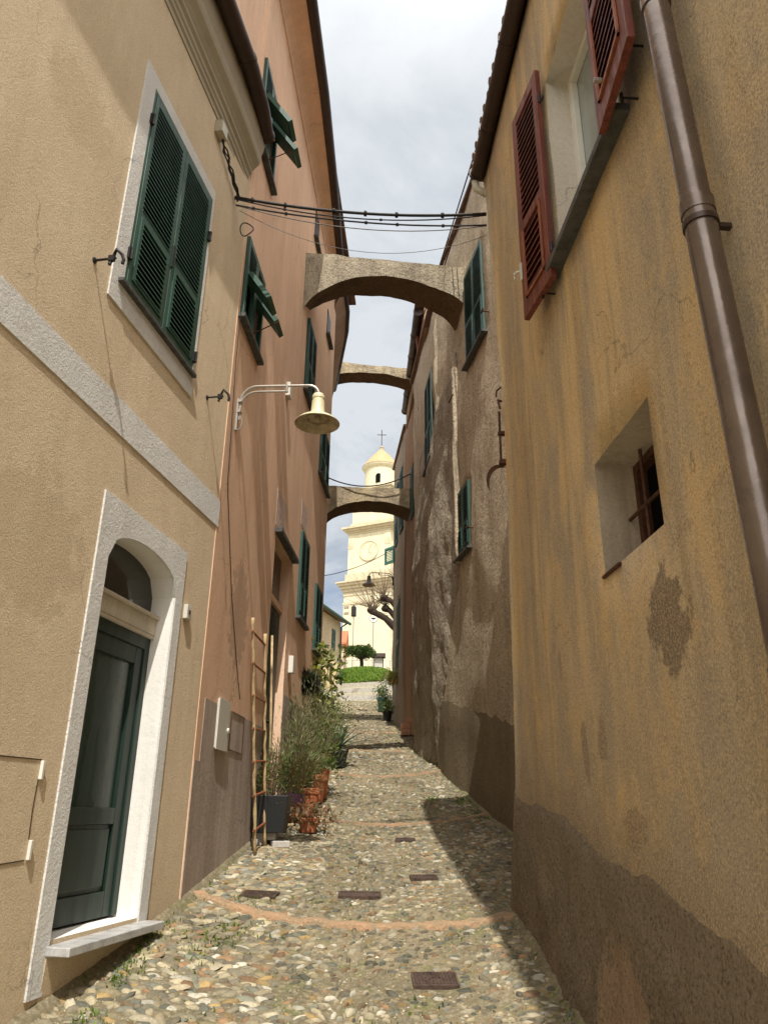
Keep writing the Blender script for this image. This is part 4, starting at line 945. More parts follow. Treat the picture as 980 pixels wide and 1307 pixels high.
wall_lamp(FG, 2.75, 7.85, .72, .2, .10, .19, 'iron', 'lampin', 'small dark wall lamp on a curved arm in front of the bell tower', 'iron', True)

# ================================================================== ARCHES
def arch(label, L, Rr, ztl, ztr, spring_l, spring_r, crown, thick, loc, mat='arch'):
    """buttress arch between L=(x,y) and R=(x,y); parabolic-elliptic soffit; thickness along the alley"""
    t = thing('buttress_arch', label, 'arch', loc)
    d = Vector((Rr[0]-L[0], Rr[1]-L[1], 0)); ln = d.length; d.normalize(); nrm = Vector((-d.y, d.x, 0))
    N = 36; Q = 7; body = MB(); sof = MB()
    def wob(p, a): return p+Vector((noise.noise(p*2.3), noise.noise(p*2.3+Vector((9,0,0))), noise.noise(p*2.3+Vector((0,9,0)))))*a+Vector((0, noise.noise(p*9)*a*.45, noise.noise(p*9+Vector((5,5,5)))*a*.5))
    def low(f):
        sp = spring_l+(spring_r-spring_l)*f; x = 2*f-1; tl = (ztr-ztl)*(f-.5); return sp+(crown+tl-sp)*math.sqrt(max(0, 1-(x*.985)**2))
    def top(f): return ztl+(ztr-ztl)*f
    rows_f = []; 
    for i in range(N+1):
        f = i/N; p0 = Vector((L[0], L[1], 0))+d*(ln*f)
        for side in (0, 1):
            for j in range(Q+1):
                z = low(f)+(top(f)-low(f))*j/Q; body.v.append(tuple(wob(Vector((p0.x, p0.y, z))+nrm*(thick*side), .022)))
    st = 2*(Q+1)
    for i in range(N):
        for j in range(Q):
            a = i*st+j; body.f.append((a, a+st, a+st+1, a+1)); body.m.append(0)
            a = i*st+Q+1+j; body.f.append((a, a+1, a+st+1, a+st)); body.m.append(0)
        a = i*st+Q; body.f.append((a, a+st, a+st+Q+1, a+Q+1)); body.m.append(0)
    T = 5
    for i in range(N+1):
        f = i/N; p0 = Vector((L[0], L[1], 0))+d*(ln*f)
        for j in range(T+1):
            g = j/T; p = Vector((p0.x, p0.y, low(f)))+nrm*(thick*g); q = wob(p, .022)
            if 0 < j < T: q.z += .012*noise.noise(p*11)
            sof.v.append(tuple(q-Vector((0,0,.0))))
    for i in range(N):
        for j in range(T): a = i*(T+1)+j; sof.f.append((a, a+1, a+T+2, a+T+1)); sof.m.append(0)
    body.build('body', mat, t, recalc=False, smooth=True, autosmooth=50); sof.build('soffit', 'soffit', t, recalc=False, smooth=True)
    return t
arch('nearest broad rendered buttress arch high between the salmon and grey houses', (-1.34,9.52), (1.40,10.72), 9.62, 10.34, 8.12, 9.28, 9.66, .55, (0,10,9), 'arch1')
arch('uppermost buttress arch between the curved dark eaves and the gutter of the brown house', (-1.5,16.2), (.95,16.5), 11.95, 11.92, 11.3, 11.25, 11.72, .5, (-.3,16.5,11.5))
arch('lower far buttress arch framing the clock face of the bell tower', (-1.42,17.2), (.95,17.5), 9.05, 9.10, 8.12, 8.12, 8.72, .75, (-.3,17.4,8.6))

# ================================================================== CABLES
def sag(a, b, s, n=16):
    a, b = Vector(a), Vector(b); return [a.lerp(b, k/n)-Vector((0,0,s*4*(k/n)*(1-k/n))) for k in range(n+1)]
def cable(pts, r, label, mat='cable', group=None, knots=0):
    m = MB(); m.tube(pts, r, 6)
    for k in range(knots):
        i = int((k+.7)*(len(pts)-1)/(knots+1)); p = Vector(pts[i]); q = Vector(pts[min(i+1, len(pts)-1)]); dd = (q-p).normalized()*.025; m.tube([p, p+dd], r*1.9, 6)
    tag(m.build('overhead_cable', mat, loc=tuple(pts[0]), smooth=True), label, 'cable', group)
ca = FA(-.44, 7.22, .02); cb = FC(-.02, 7.46, .03)
cable(sag(ca, cb, .10), .015, 'thickest black cable bundle strung across the alley below the cornice', knots=6)
cable(sag(ca+Vector((0,0,-.02)), cb+Vector((0,0,-.02)), .15), .007, 'thin black cable just under the thick bundle', knots=2)
cable(sag(ca+Vector((.02,0,-.10)), cb+Vector((0,0,-.15)), .09), .009, 'black cable with knots strung below the bundle', knots=6)
cable(sag(ca+Vector((.02,0,-.10)), cb+Vector((0,0,-.16)), .17), .005, 'slack grey cable strung lowest but one across the alley', 'greycable')
cable(sag(ca+Vector((.05,.05,-.12)), cb+Vector((0,.1,-.2)), .36), .003, 'fine pale wire hanging in the deepest curve across the alley', 'greycable')
m = MB(); c = FA(-.30, 6.93, .12)
m.tube([c+Vector((.065*math.cos(a), .02*math.sin(a*2), .075*math.sin(a))) for a in [k*math.pi/10 for k in range(21)]], .006, 6)
tag(m.build('cable_loop', 'cable', loc=tuple(c)), 'small coil of black cable hanging at the corner of the beige house', 'cable')
e1 = FE(.3, 10.9, .20)
for dx, lab in ((-.02, 'left one of two black cables running along the right roofs'), (.07, 'right one of two black cables running along the right roofs')):
    cable(sag(FD(-1.3, 11.05, .27)+Vector((dx,0,0)), e1+Vector((dx,0,0)), .03), .011, lab)
cable(sag((-1.36,17.2,9.25), (.80,17.2,9.5), .32), .016, 'dark cable sagging along the top of the lower far arch')
cable(sag((-1.6,20,7.6), (.28,20.6,8.6), .12), .010, 'thin cable crossing in front of the tower shaft above the small dark lamp')
m = MB(); m.tube([FF(.5,7.6,.02), FF(.5,6.2,.03), FF(.48,4.9,.03), FF(.3,4.7,.03)], .012, 6); m.box(FF, .28, .38, 4.72, 4.80, .01, .06)
tag(m.build('drop_cable', 'cable', loc=tuple(FF(.5,6,0))), 'black cable dropping down the brown house beside the red pipe', 'cable')

# ================================================================== PLANTS
def leaves(name, pts, nrm, size, cols, parent=None, label=None, cat=None, aspect=.45, loc=None, kind=None, mat='leaf'):
    """pts Nx3, each a pointed leaf quad with a colour"""
    n = len(pts); d = nrm/np.linalg.norm(nrm, axis=1, keepdims=True)
    r = rng.normal(size=(n,3)); s = np.cross(d, r); s /= np.linalg.norm(s, axis=1, keepdims=True)
    L = size*(.6+.8*rng.random(n)); L = L[:,None]
    o3 = np.array(ORG[parent.name]) if parent else np.array(loc)
    a = pts; b = pts+d*L*.5+s*L*aspect*.5; c = pts+d*L; e = pts+d*L*.5-s*L*aspect*.5
    V = np.stack([a, b, c, e], 1).reshape(-1, 3)-o3; F = np.arange(4*n).reshape(-1, 4)
    me = bpy.data.meshes.new(name); me.from_pydata(V.tolist(), [], F.tolist())
    C = np.concatenate([cols, np.ones((n,1))], 1).repeat(4, 0); at = me.color_attributes.new('Col', 'FLOAT_COLOR', 'POINT'); at.data.foreach_set('color', C.ravel())
    me.materials.append(MAT[mat]); me.update(); o = bpy.data.objects.new(name, me); COL.objects.link(o)
    if parent: o.parent = parent
    else: o.location = tuple(o3)
    if kind: o['kind'] = kind
    if label: tag(o, label, cat)
    ORG[o.name] = Vector(o3); return o
def tint(n, base, var=.3):
    b = np.array(base)[rng.integers(0, len(base), n)]; return b*(1-var+2*var*rng.random((n,1)))

def pot(t, x, y, z, r, h, mat, square=False, rim=True):
    m = MB()
    if square:
        f = Fr((x, y, z), (1,0,0), (0,1,0), (0,0,1)); a, b = r*.82, r; vs = []
        for (q, hh) in ((a,0),(b,h),(b*.92,h),(b*.9,h*.9)):
            for (sx, sy) in ((-1,-1),(1,-1),(1,1),(-1,1)): vs.append(f(sx*q, sy*q, hh))
        fs = [(0,1,2,3)]+[(i*4+k, i*4+(k+1)%4, (i+1)*4+(k+1)%4, (i+1)*4+k) for i in range(3) for k in range(4)]+[(12,13,14,15)]
        m.add(vs, fs); m.build('pot', mat, t, bevel=.012)
        q = MB(); q.add([f(sx*b*.9, sy*b*.9, h*.92) for sx, sy in ((-1,-1),(1,-1),(1,1),(-1,1))], [(0,1,2,3)]); q.build('soil', 'soil', t)
    else:
        pr = [(r*.68,0),(r*.93,h*.8),(r,h*.8),(r*1.02,h*.97),(r*.98,h),(r*.88,h),(r*.86,h*.88)] if rim else [(r*.8,0),(r*.95,h*.5),(r,h),(r*.92,h),(r*.9,h*.88)]
        m.lathe((x, y, z), pr, 24, cap1=False); m.build('pot', mat, t, smooth=True, autosmooth=35)
        q = MB(); q.lathe((x, y, z+h*.86), [(r*.87,0),(r*.3,.015)], 16, cap0=False); q.build('soil', 'soil', t)
def feathery(t, x, y, z, rx, rz, n, cols, size=.06, stems=9, lean=(0,0)):
    size *= 1.2; n = int(n*.6)
    """bush of fine needle sprays on thin stems"""
    m = MB(); P = []; D = []
    for k in range(stems):
        a = rng.random()*6.28; q = rng.random()**.6; ex = np.array([x+lean[0]+rx*q*math.cos(a), y+lean[1]+rx*q*math.sin(a), z+rz*(.55+.45*rng.random())*(1-.35*q)])
        base = np.array([x+.03*math.cos(a), y+.03*math.sin(a), z]); mid = (base+ex)/2+np.array([.1*rx*math.cos(a),.1*rx*math.sin(a),.05])
        m.tube([tuple(base), tuple(mid), tuple(ex)], [.008,.006,.003], 5)
        for _ in range(n//stems):
            f = .3+.7*rng.random(); c = (base*(1-f)**2+2*mid*f*(1-f)+ex*f*f); off = rng.normal(size=3)*np.array([rx*.22, rx*.22, rz*.11]); P.append(c+off); dd = off/ (np.linalg.norm(off)+1e-6)+np.array([0,0,.7])+rng.normal(size=3)*.5; D.append(dd)
    m.build('stem', 'twig', t); P = np.array(P); leaves('foliage', P, np.array(D), size, tint(len(P), cols, .35), t, aspect=.10)
GREENS = [(.13,.18,.06),(.18,.23,.08),(.09,.13,.045),(.26,.26,.13),(.28,.18,.10)]
def potted():
    ge = lambda x, y: gz(y, x)+bank(x, y)+.01
    # 1 black square pot on flat stones with a feathery bush
    x, y = -1.14, 8.62; z = ge(x, y)+.10
    for k, (dx, dy, w, d, h, lab) in enumerate(((-.04,.02,.24,.22,.05,'broad pale slab under the black square pot'),(.12,-.04,.18,.2,.045,'thicker pale slab jutting out in front of the black pot'),(-.12,-.06,.12,.12,.04,'small flat slab at the foot of the bamboo ladder'))):
        m = MB(); f = Fr((x+dx, y+dy, ge(x+dx,y+dy)-.02+(.045 if k == 0 else 0)), (math.cos(k*.3), math.sin(k*.3), 0), (-math.sin(k*.3), math.cos(k*.3), 0), (0,0,1)); m.box(f, -w/2, w/2, -d/2, d/2, 0, h+.02)
        tag(m.build('flat_stone', 'stone', loc=(x+dx, y+dy, ge(x, y)), bevel=.01), lab, 'stone slab')
    t = thing('potted_plant', 'feathery green bush in a black square plastic pot at the foot of the bamboo ladder', 'potted plant', (x, y, z)); pot(t, x, y, z, .20, .36, 'blackpot', True)
    feathery(t, x+.02, y, z+.32, .36, .62, 2600, GREENS+[(.22,.13,.07)], .075, 22, (.06,0))
    # 2 big terracotta with tall feathery bush
    x, y = -.88, 10.75; z = ge(x, y)
    t = thing('potted_plant', 'tall wispy grey-green bush in the widest terracotta pot', 'potted plant', (x, y, z)); pot(t, x, y, z, .19, .34, 'terracotta')
    feathery(t, x, y, z+.32, .45, 1.35, 4200, [(.17,.20,.10),(.24,.25,.14),(.13,.15,.07),(.30,.27,.17)], .085, 30, (-.08,-.1))
    # 3 bright terracotta
    x, y = -.80, 11.0; z = ge(x, y)-.06
    t = thing('potted_plant', 'bright green leafy plant in a tall narrow orange terracotta pot', 'potted plant', (x, y, z)); pot(t, x, y, z, .115, .42, 'terracotta')
    n = 900; P = np.array([x, y, z+.42])+rng.normal(size=(n,3))*np.array([.12,.12,.17])+np.array([-.02,0,.2]); leaves('foliage', P, rng.normal(size=(n,3))+np.array([0,0,.6]), .055, tint(n, [(.16,.26,.05),(.10,.19,.04),(.24,.33,.08)], .3), t, aspect=.4)
    # 4 plum pot behind
    x, y = -1.08, 9.9; z = ge(x, y)
    t = thing('potted_plant', 'dense green shrub in a round plum-coloured pot behind the black pot', 'potted plant', (x, y, z)); pot(t, x, y, z, .17, .30, 'purplepot', rim=False)
    feathery(t, x, y, z+.28, .36, 1.15, 4200, [(.13,.17,.07),(.19,.22,.10),(.27,.26,.15),(.26,.18,.10)], .07, 24, (.0,0))
    # 5 medium terracotta in front
    x, y = -.90, 10.2; z = ge(x, y)
    t = thing('potted_plant', 'bare-stemmed plant in the terracotta pot left of the narrow orange pot', 'potted plant', (x, y, z)); pot(t, x, y, z, .15, .32, 'terracotta')
    feathery(t, x, y, z+.3, .28, .8, 1800, [(.12,.17,.05),(.17,.23,.07),(.22,.2,.1)], .06, 14)
    # 6 low reddish succulent beside black pot
    x, y = -.80, 9.35; z = ge(x, y)
    t = thing('potted_plant', 'low reddish succulent in a squat terracotta pot on the cobbles', 'potted plant', (x, y, z)); pot(t, x, y, z, .12, .15, 'terracotta')
    n = 420; P = np.array([x, y, z+.17])+rng.normal(size=(n,3))*np.array([.14,.12,.06]); leaves('foliage', P, rng.normal(size=(n,3))+np.array([0,0,.4]), .07, tint(n, [(.26,.12,.07),(.18,.14,.07),(.32,.2,.12)], .3), t, aspect=.35)
    # 7 dark purple shrub on a stem
    x, y = -1.02, 11.35; z = ge(x, y)
    t = thing('potted_plant', 'dark purple-leaved rosette on a tall thin stem beside the salmon wall', 'potted plant', (x, y, z)); pot(t, x, y, z, .13, .28, 'blackpot', rim=False)
    m = MB(); m.tube([(x,y,z+.25),(x-.04,y,z+.9),(x-.05,y,z+1.42)], [.014,.011,.009], 6); m.build('stem', 'twig', t)
    n = 420; c = np.array([x-.05, y, z+1.45]); D = rng.normal(size=(n,3)); D /= np.linalg.norm(D, axis=1, keepdims=True); P = c+D*.07*rng.random((n,1)); leaves('foliage', P, D+np.array([0,0,.2]), .15, tint(n, [(.04,.035,.03),(.07,.05,.05),(.05,.07,.04)], .3), t, aspect=.3)
    # 8 shrub with broad glossy leaves
    x, y = -.98, 12.3; z = ge(x, y)
    t = thing('potted_plant', 'tall shrub with broad glossy yellow-green leaves and pale stems', 'potted plant', (x, y, z)); pot(t, x, y, z, .17, .3, 'blackpot', rim=False)
    m = MB(); Pc = []
    for k in range(7):
        a = rng.random()*6.28; q = .15+.30*rng.random(); h = 1.0+.9*rng.random(); e = (x+.05+q*math.cos(a), y+q*math.sin(a), z+.3+h)
        m.tube([(x,y,z+.26),(x+q*.3*math.cos(a),y+q*.3*math.sin(a),z+.3+h*.5), e], [.014,.010,.005], 6)
        for _ in range(70):
            f = .45+.6*rng.random(); Pc.append(np.array([x+(e[0]-x)*f, y+(e[1]-y)*f, z+.3+h*f])+rng.normal(size=3)*.07)
    m.build('stem', 'twig', t); Pc = np.array(Pc); leaves('foliage', Pc, rng.normal(size=(len(Pc),3))+np.array([0,0,.1]), .12, tint(len(Pc), [(.15,.19,.04),(.28,.30,.09),(.07,.10,.03),(.42,.40,.20)], .25), t, aspect=.5)
    # 9 agave
    x, y = -.66, 12.6; z = ge(x, y)
    t = thing('potted_plant', 'spiky blue-green agave in a dark pot beside the glossy-leaved shrub', 'potted plant', (x, y, z)); pot(t, x, y, z, .16, .28, 'blackpot')
    m = MB()
    for k in range(26):
        a = k*2.4; el = R(25+60*(k/26)); L = .55-.1*(k/26); d = Vector((math.cos(a)*math.cos(el), math.sin(a)*math.cos(el), math.sin(el))); s = d.cross(Vector((0,0,1))).normalized(); b = Vector((x,y,z+.28)); up = s.cross(d)
        vs = []; 
        for (f, wd) in ((0,.022),(.35,.032),(.7,.02),(1,.002)):
            c = b+d*(L*f)-Vector((0,0,.10*f*f)); vs += [c-s*wd+up*.006, c, c+s*wd+up*.006]
        m.add(vs, [(i*3+j, i*3+j+1, i*3+j+4, i*3+j+3) for i in range(3) for j in range(2)])
    o = m.build('foliage', simple('agave_green', (.11,.19,.13), .45, .25, 9, .001, col2=(.07,.12,.07)), t, smooth=True, recalc=False)
    # 10 more far left pots
    x, y = -.95, 13.6; z = ge(x, y)
    t = thing('potted_plant', 'yellow-green bushy plant in a pot where the salmon wall ends', 'potted plant', (x, y, z)); pot(t, x, y, z, .15, .28, 'terracotta')
    n = 1600; P = np.array([x, y, z+.65])+rng.normal(size=(n,3))*np.array([.19,.19,.26]); leaves('foliage', P, rng.normal(size=(n,3))+np.array([0,0,.3]), .07, tint(n, [(.22,.24,.06),(.13,.17,.05),(.32,.30,.12)], .3), t, aspect=.35)
    # right-hand far pots
    for (x, y, r, h, s, cols, lab, mt) in ((.16,20.3,.13,.26,.20,[(.10,.15,.06),(.2,.25,.12)],'small leafy plant in a dark pot at the foot of the far grey house','blackpot'),(.02,23.2,.15,.4,.24,[(.10,.16,.07),(.16,.2,.1)],'taller green pot plant further up by the corner of the far grey house','greenfade')):
        z = ge(x, y); t = thing('potted_plant', lab, 'potted plant', (x, y, z)); pot(t, x, y, z, r, h, mt)
        n = 500; P = np.array([x, y, z+h+.12])+rng.normal(size=(n,3))*np.array([s*.5,s*.5,s*.5]); leaves('foliage', P, rng.normal(size=(n,3))+np.array([0,0,.4]), .07, tint(n, cols, .3), t, aspect=.4)
    # hanging planter on the far grey house
    c = FG(1.3, 4.85, .12); t = thing('hanging_planter', 'hanging planter spilling yellowish strands below the far green window', 'planter', tuple(c))
    m = MB(); m.lathe(c-Vector((0,0,.1)), [(.05,0),(.11,.06),(.13,.16)], 14); m.build('bowl', 'terracotta', t)
    n = 700; P = np.array(c)+np.array([0,0,.06])+rng.normal(size=(n,3))*np.array([.12,.16,.07]); leaves('foliage', P, rng.normal(size=(n,3))*.6+np.array([-.2,0,-.35]), .16, tint(n, [(.34,.33,.14),(.2,.24,.08),(.42,.38,.2)], .3), t, aspect=.12)
    # bricks stacked by the right wall
    bx, by = .62, 17.1
    for k in range(5):
        z = gz(by, bx)+.01+(k//2)*.13; m = MB(); f = Fr((bx+(.0 if k%2 else .0)-.02*(k//2), by+(k%2)*.0, z), (1,0,0), (0,1,0), (0,0,1))
        if k % 2: f = Fr((bx+.13, by-.02, z), (1,0,0), (0,1,0), (0,0,1))
        else: f = Fr((bx-.09, by, z), (1,0,0), (0,1,0), (0,0,1))
        if k == 4: f = Fr((bx+.02, by, z), (1,0,0), (0,1,0), (0,0,1))
        m.box(f, -.10, .10, -.07, .07, 0, .125)
        tag(m.build('brick', 'brick', loc=tuple(f.o), bevel=.01), 'hollow clay brick stacked against the foot of the brown house', 'brick', 'clay bricks stacked by the brown house')
    m = MB(); f = Fr((.72, 16.0, gz(16.0)), (1,0,0), (0,0,1), (0,-1,0)); m.box(f, -.03, .03, 0, 1.75, -.02, .02)
    tag(m.build('plank', 'plank', loc=(.60,16.0,gz(16.0)), bevel=.004), 'pale upright plank leaning against the brown house below the red pipe', 'plank')
potted()

def ladder():
    a0, a1 = FB(1.72, gz(8.05)+.03, .16), FB(1.36, 3.45, .05); b0, b1 = FB(2.16, gz(8.5)+.03, .16), FB(1.98, 3.42, .05)
    t = thing('bamboo_ladder', 'bamboo cane ladder leaning on the salmon wall beside the grey dado', 'ladder', tuple(a0))
    for (p, q) in ((a0, a1), (b0, b1)):
        m = MB(); P = [p.lerp(q, k/24)+Vector((random.uniform(-.004,.004), random.uniform(-.006,.006), 0)) for k in range(25)]
        m.tube(P, [.0155+(.004 if k % 4 == 0 else 0) for k in range(25)], 8); m.build('rail', 'bamboo', t, smooth=True)
    for k in range(7):
        f = .10+.14*k; m = MB(); m.tube([a0.lerp(a1, f)-(b0-a0)*.12, b0.lerp(b1, f)+(b0-a0)*.12], .012, 7); m.build('rung', 'redside', t)
    c0, c1 = FB(2.45, gz(8.8)+.1, .12), FB(2.42, 3.50, .04); m = MB(); m.tube([c0, c0.lerp(c1,.5)+Vector((.01,0,0)), c1], .014, 7)
    tag(m.build('bamboo_cane', 'bamboo', loc=tuple(c0), smooth=True), 'single bamboo cane standing just beyond the bamboo ladder', 'cane')
ladder()

def dirt_fillets():
    """grit and soil gathered where the walls meet the cobbles"""
    for nm, f in (('left', lambda y: (-1.45-.176*(6.33-y) if y < 6.33 else -1.45+.061*(y-6.33), 1)), ('right', lambda y: ((1.0+.061*(6.35-y)) if y < 6.4 else 1.5-.164*(y-9.4), -1))):
        m = MB(); ys = [3.0+.06*k for k in range(170)]
        for y in ys:
            x0, sg = f(y); wd = .07+.05*noise.noise(Vector((y*2.1, 0, 5)))+.02*noise.noise(Vector((y*9, 0, 5)))
            for k, (a, h) in enumerate(((-.12,.05),(0,.045),(.35,.030),(.7,.016),(1.0,-.01),(1.25,-.03))):
                x = x0+sg*wd*a if k else x0-sg*.15
                z = gz(y, x)+bank(x, y)+h+.010*noise.noise(Vector((x*20, y*20, 1)))+.006*noise.noise(Vector((x*45, y*45, 1))); m.v.append((x, y, z))
        for i in range(len(ys)-1):
            if nm == 'right' and 6.28 < ys[i] < 6.46: continue
            for j in range(5): m.f.append((i*6+j, i*6+j+1, i*6+7+j, i*6+6+j)); m.m.append(0)
        o = m.build('gutter_grit', 'bed', recalc=False, smooth=True); o['kind'] = 'structure'
dirt_fillets()

def weeds():
    spots = []
    for _ in range(9000):
        y = 4.2+rng.random()**1.3*14; side = rng.random()
        if side < .40: x = -1.5+abs(rng.normal())*.07+(.0 if y > 6.4 else -.02)
        elif side < .60: x = (1.08 if y < 6.4 else 1.5-.17*(y-9.4) if y > 6.9 else 1.45)-abs(rng.normal())*.05
        else: x = rng.uniform(-1.2, 1.0)
        nn = noise.noise(Vector((x*2.2, y*2.2, 3)))
        if nn < (-.08 if side < .6 else .22): continue
        spots.append((x, y))
    for (cx, cy, s, n) in ((1.12,10.9,.10,260),(.70,11.0,.05,120),(-1.02,5.9,.12,220),(-1.1,5.6,.12,180),(-.95,6.45,.1,120),(1.2,10.3,.1,160)):
        for _ in range(n): spots.append((cx+rng.normal()*s, cy+rng.normal()*s*1.3))
    P = np.array([(x, y, gz(y, x)+bank(x, y)) for x, y in spots]); n = len(P)
    D = rng.normal(size=(n,3))*.7+np.array([0,0,.9]); leaves('grass', P, D, .032, tint(n, [(.13,.22,.03),(.19,.27,.05),(.09,.14,.03)], .3), loc=(0,0,0), aspect=.3, kind='stuff', mat='grass')
weeds()

# ================================================================== FAR END
def far_end():
    # mound of green ground cover
    n = 26000; a = rng.random(n)*6.28; q = np.sqrt(rng.random(n)); X = -1.35+2.1*q*np.cos(a); Y = 41.5+3.2*q*np.sin(a); Z = np.array([gz(y, x) for x, y in zip(X, Y)])+.62*(1-q**2)**.6+.02+rng.random(n)*.08
    P = np.stack([X, Y, Z], 1); leaves('ground_cover', P, rng.normal(size=(n,3))*.6+np.array([0,0,.9]), .12, tint(n, [(.16,.26,.04),(.24,.33,.07),(.11,.18,.03)], .3), loc=(-1.3,41.5,9), kind='stuff', aspect=.4)
    m = MB(); N = 28; K = 8
    for k in range(K+1):
        for i in range(N):
            q = 1-k/K*.999; x = -1.35+2.1*q*math.cos(i*6.283/N); y = 41.5+3.2*q*math.sin(i*6.283/N); m.v.append((x, y, gz(y, x)+.60*(1-q*q)**.6-.02))
    for k in range(K):
        for i in range(N): m.f.append((k*N+i, k*N+(i+1)%N, (k+1)*N+(i+1)%N, (k+1)*N+i)); m.m.append(0)
    o = m.build('mound', 'soil', smooth=True, recalc=False); o['kind'] = 'structure'
    # low kerb lines on the ramp
    for (x0, y0, x1, y1, lab) in ((-2.6,28.5,.6,27.0,'pale stone edging low on the ramp at the alley end'),(-2.6,33.5,.9,30.5,'pale stone edging across the middle of the far ramp'),(-2.8,38.0,1.2,35.0,'pale broad edging at the top of the ramp below the green mound')):
        m = MB(); w = .16; 
        for k in range(13):
            f = k/12; x = x0+(x1-x0)*f; y = y0+(y1-y0)*f; z = gz(y, x)
            m.v += [(x, y-w, z-.1), (x, y-w, z+.13), (x, y+w, z+.15), (x, y+w, z-.1)]
        for k in range(12):
            for j in range(3): m.f.append((k*4+j, (k+1)*4+j, (k+1)*4+j+1, k*4+j+1)); m.m.append(0)
        tag(m.build('kerb_edging', 'stone', loc=(x0, y0, gz(y0)), recalc=False), lab, 'kerb')
    # small white bollard
    m = MB(); m.lathe((.15,31.5,gz(31.5)+.1), [(.05,0),(.05,.32),(.03,.36)], 10); tag(m.build('bollard', 'whiteframe', loc=(.15,31.5,gz(31.5))), 'small white post on the ramp at the alley end', 'bollard')
    # house on the left
    h = wallframe(-2.10, 38, 16.6, 1)
    t = thing('stone_house', 'small rubble-stone house with green shutters at the end of the alley', 'house', tuple(h(-2, 8, 0)))
    wall(h, 'wall', t, 'farhouse', -7, 0, 6, 10.55, [(-1.2,-.75,8.95,10.0,.1)], step=1.5, back=5)
    p = MB(); p.box(h, -1.195, -.755, 8.955, 9.995, -.095, -.085); pane = p.build('window', 'dark', t)
    shutter_leaf(h, pane, 'green', -1.19, -.98, 8.96, 9.99, -.01, .04); shutter_leaf(h, pane, 'green', -.97, -.76, 8.96, 9.99, -.01, .04)
    m = MB(); m.box(h, -7, -.02, 6.5, 8.45, .002, .012); m.build('yellow_base', 'faryellow', t)
    m = MB(); m.box(h, -1.35, -1.05, 7.4, 8.3, .013, .04); m.build('door', 'rust', t)
    m = MB(); m.prism(h, [(.38,10.50),(.38,10.58),(-2.5,11.6),(-2.5,11.4)], -7.2, .25, axis='wv'); m.build('roof', 'tile', t)
    m = MB(); m.tube([h(-7.2,10.52,.42), h(.28,10.52,.42)], .07, 8); m.tube([h(-.06,10.5,.4), h(-.06,10.3,.07), h(-.06,7,.07)], .045, 8); m.build('gutter', 'greenfade', t)
    m = MB(); m.box(h, -7, -.5, 10.6, 11.75, -5, -1.2); m.build('upper_storey', 'faryellow', t)
    m = MB(); m.tube([h(-7,12.0,-1.2), h(-.5,12.0,-1.2)], .03, 6); [m.tube([h(u,11.75,-1.2), h(u,12.0,-1.2)], .02, 6) for u in (-6,-5,-4,-3,-2,-1,-.52)]; m.build('railing', 'galv', t)
    # red roofed house
    t = thing('red_roofed_house', 'house with bright red tile roof behind the round tree', 'house', (-5,58,11))
    m = MB(); m.box(Fr((-6,58,0),(1,0,0),(0,0,1),(0,-1,0)), -3, 3.1, 10, 13.6, -5, 0); m.build('wall', 'farhouse', t)
    m = MB(); m.prism(Fr((-6,58,0),(1,0,0),(0,0,1),(0,-1,0)), [(.3,13.55),(.3,13.7),(-2.5,15.2),(-5.3,13.6)], -3.3, 3.3, axis='wv'); m.build('roof', 'redtile', t)
    # low stone wall and railing
    m = MB(); m.box(Fr((-4,50,0),(1,0,0),(0,0,1),(0,-1,0)), -4, 1.1, 9, 11.3, -.4, 0); tag(m.build('garden_wall', 'farhouse', loc=(-4,50,10)), 'low rubble garden wall behind the mound', 'wall')
    t = thing('railing', 'grey metal railing behind the round clipped tree', 'railing', (-.5,49,gz(49))); m = MB()
    for k in range(9): x = -2.2+k*.45; m.tube([(x,49,gz(49)-.3),(x,49,gz(49)+1.0)], .02, 5)
    m.build('post', 'galv', t); m = MB(); m.tube([(-2.3,49,gz(49)+1.0),(1.6,49,gz(49)+1.0)], .025, 5); m.tube([(-2.3,49,gz(49)+.5),(1.6,49,gz(49)+.5)], .018, 5); m.build('rail', 'galv', t)
    # round tree
    x, y = -1.2, 45.0; z = 9.3
    t = thing('clipped_tree', 'small dark green clipped tree with flat round crown before the tower', 'tree', (x, y, z))
    m = MB(); m.tube([(x,y,z-.4),(x+.03,y,z+.5),(x-.02,y,z+.95),(x,y,z+1.3)], [.14,.11,.10,.06], 8)
    for k in range(6): a = k*1.05; m.tube([(x,y,z+.7),(x+.35*math.cos(a),y+.35*math.sin(a),z+1.05),(x+.7*math.cos(a),y+.7*math.sin(a),z+1.3)], [.06,.045,.02], 6)
    m.build('trunk', 'bark', t)
    P = []; D = []
    for k in range(46):
        a = rng.random()*6.28; q = math.sqrt(rng.random())*.82; c = np.array([x+q*1.0*math.cos(a), y+q*1.0*math.sin(a), z+1.0+.62*rng.random()*(1.15-q)]); n = 120; d = rng.normal(size=(n,3)); d /= np.linalg.norm(d, axis=1, keepdims=True); P.append(c+d*.18*rng.random((n,1))**.4); D.append(d+np.array([0,0,.3]))
    P = np.concatenate(P); D = np.concatenate(D); leaves('crown', P, D, .11, tint(len(P), [(.035,.06,.02),(.055,.09,.03),(.10,.14,.05)], .35), t, aspect=.55)
    x, y, z = -3.2, 47, 10.4; t = thing('bare_shrub', 'dark bare shrub beside the rubble garden wall', 'shrub', (x, y, z)); m = MB()
    for k in range(40): a = rng.random()*6.28; e = rng.random(); m.tube([(x,y,z-.6),(x+.3*e*math.cos(a),y+.3*e*math.sin(a),z+.3),(x+.6*math.cos(a),y+.6*math.sin(a),z+.6+.7*e)], [.03,.02,.008], 4)
    m.build('branches', 'bark', t)
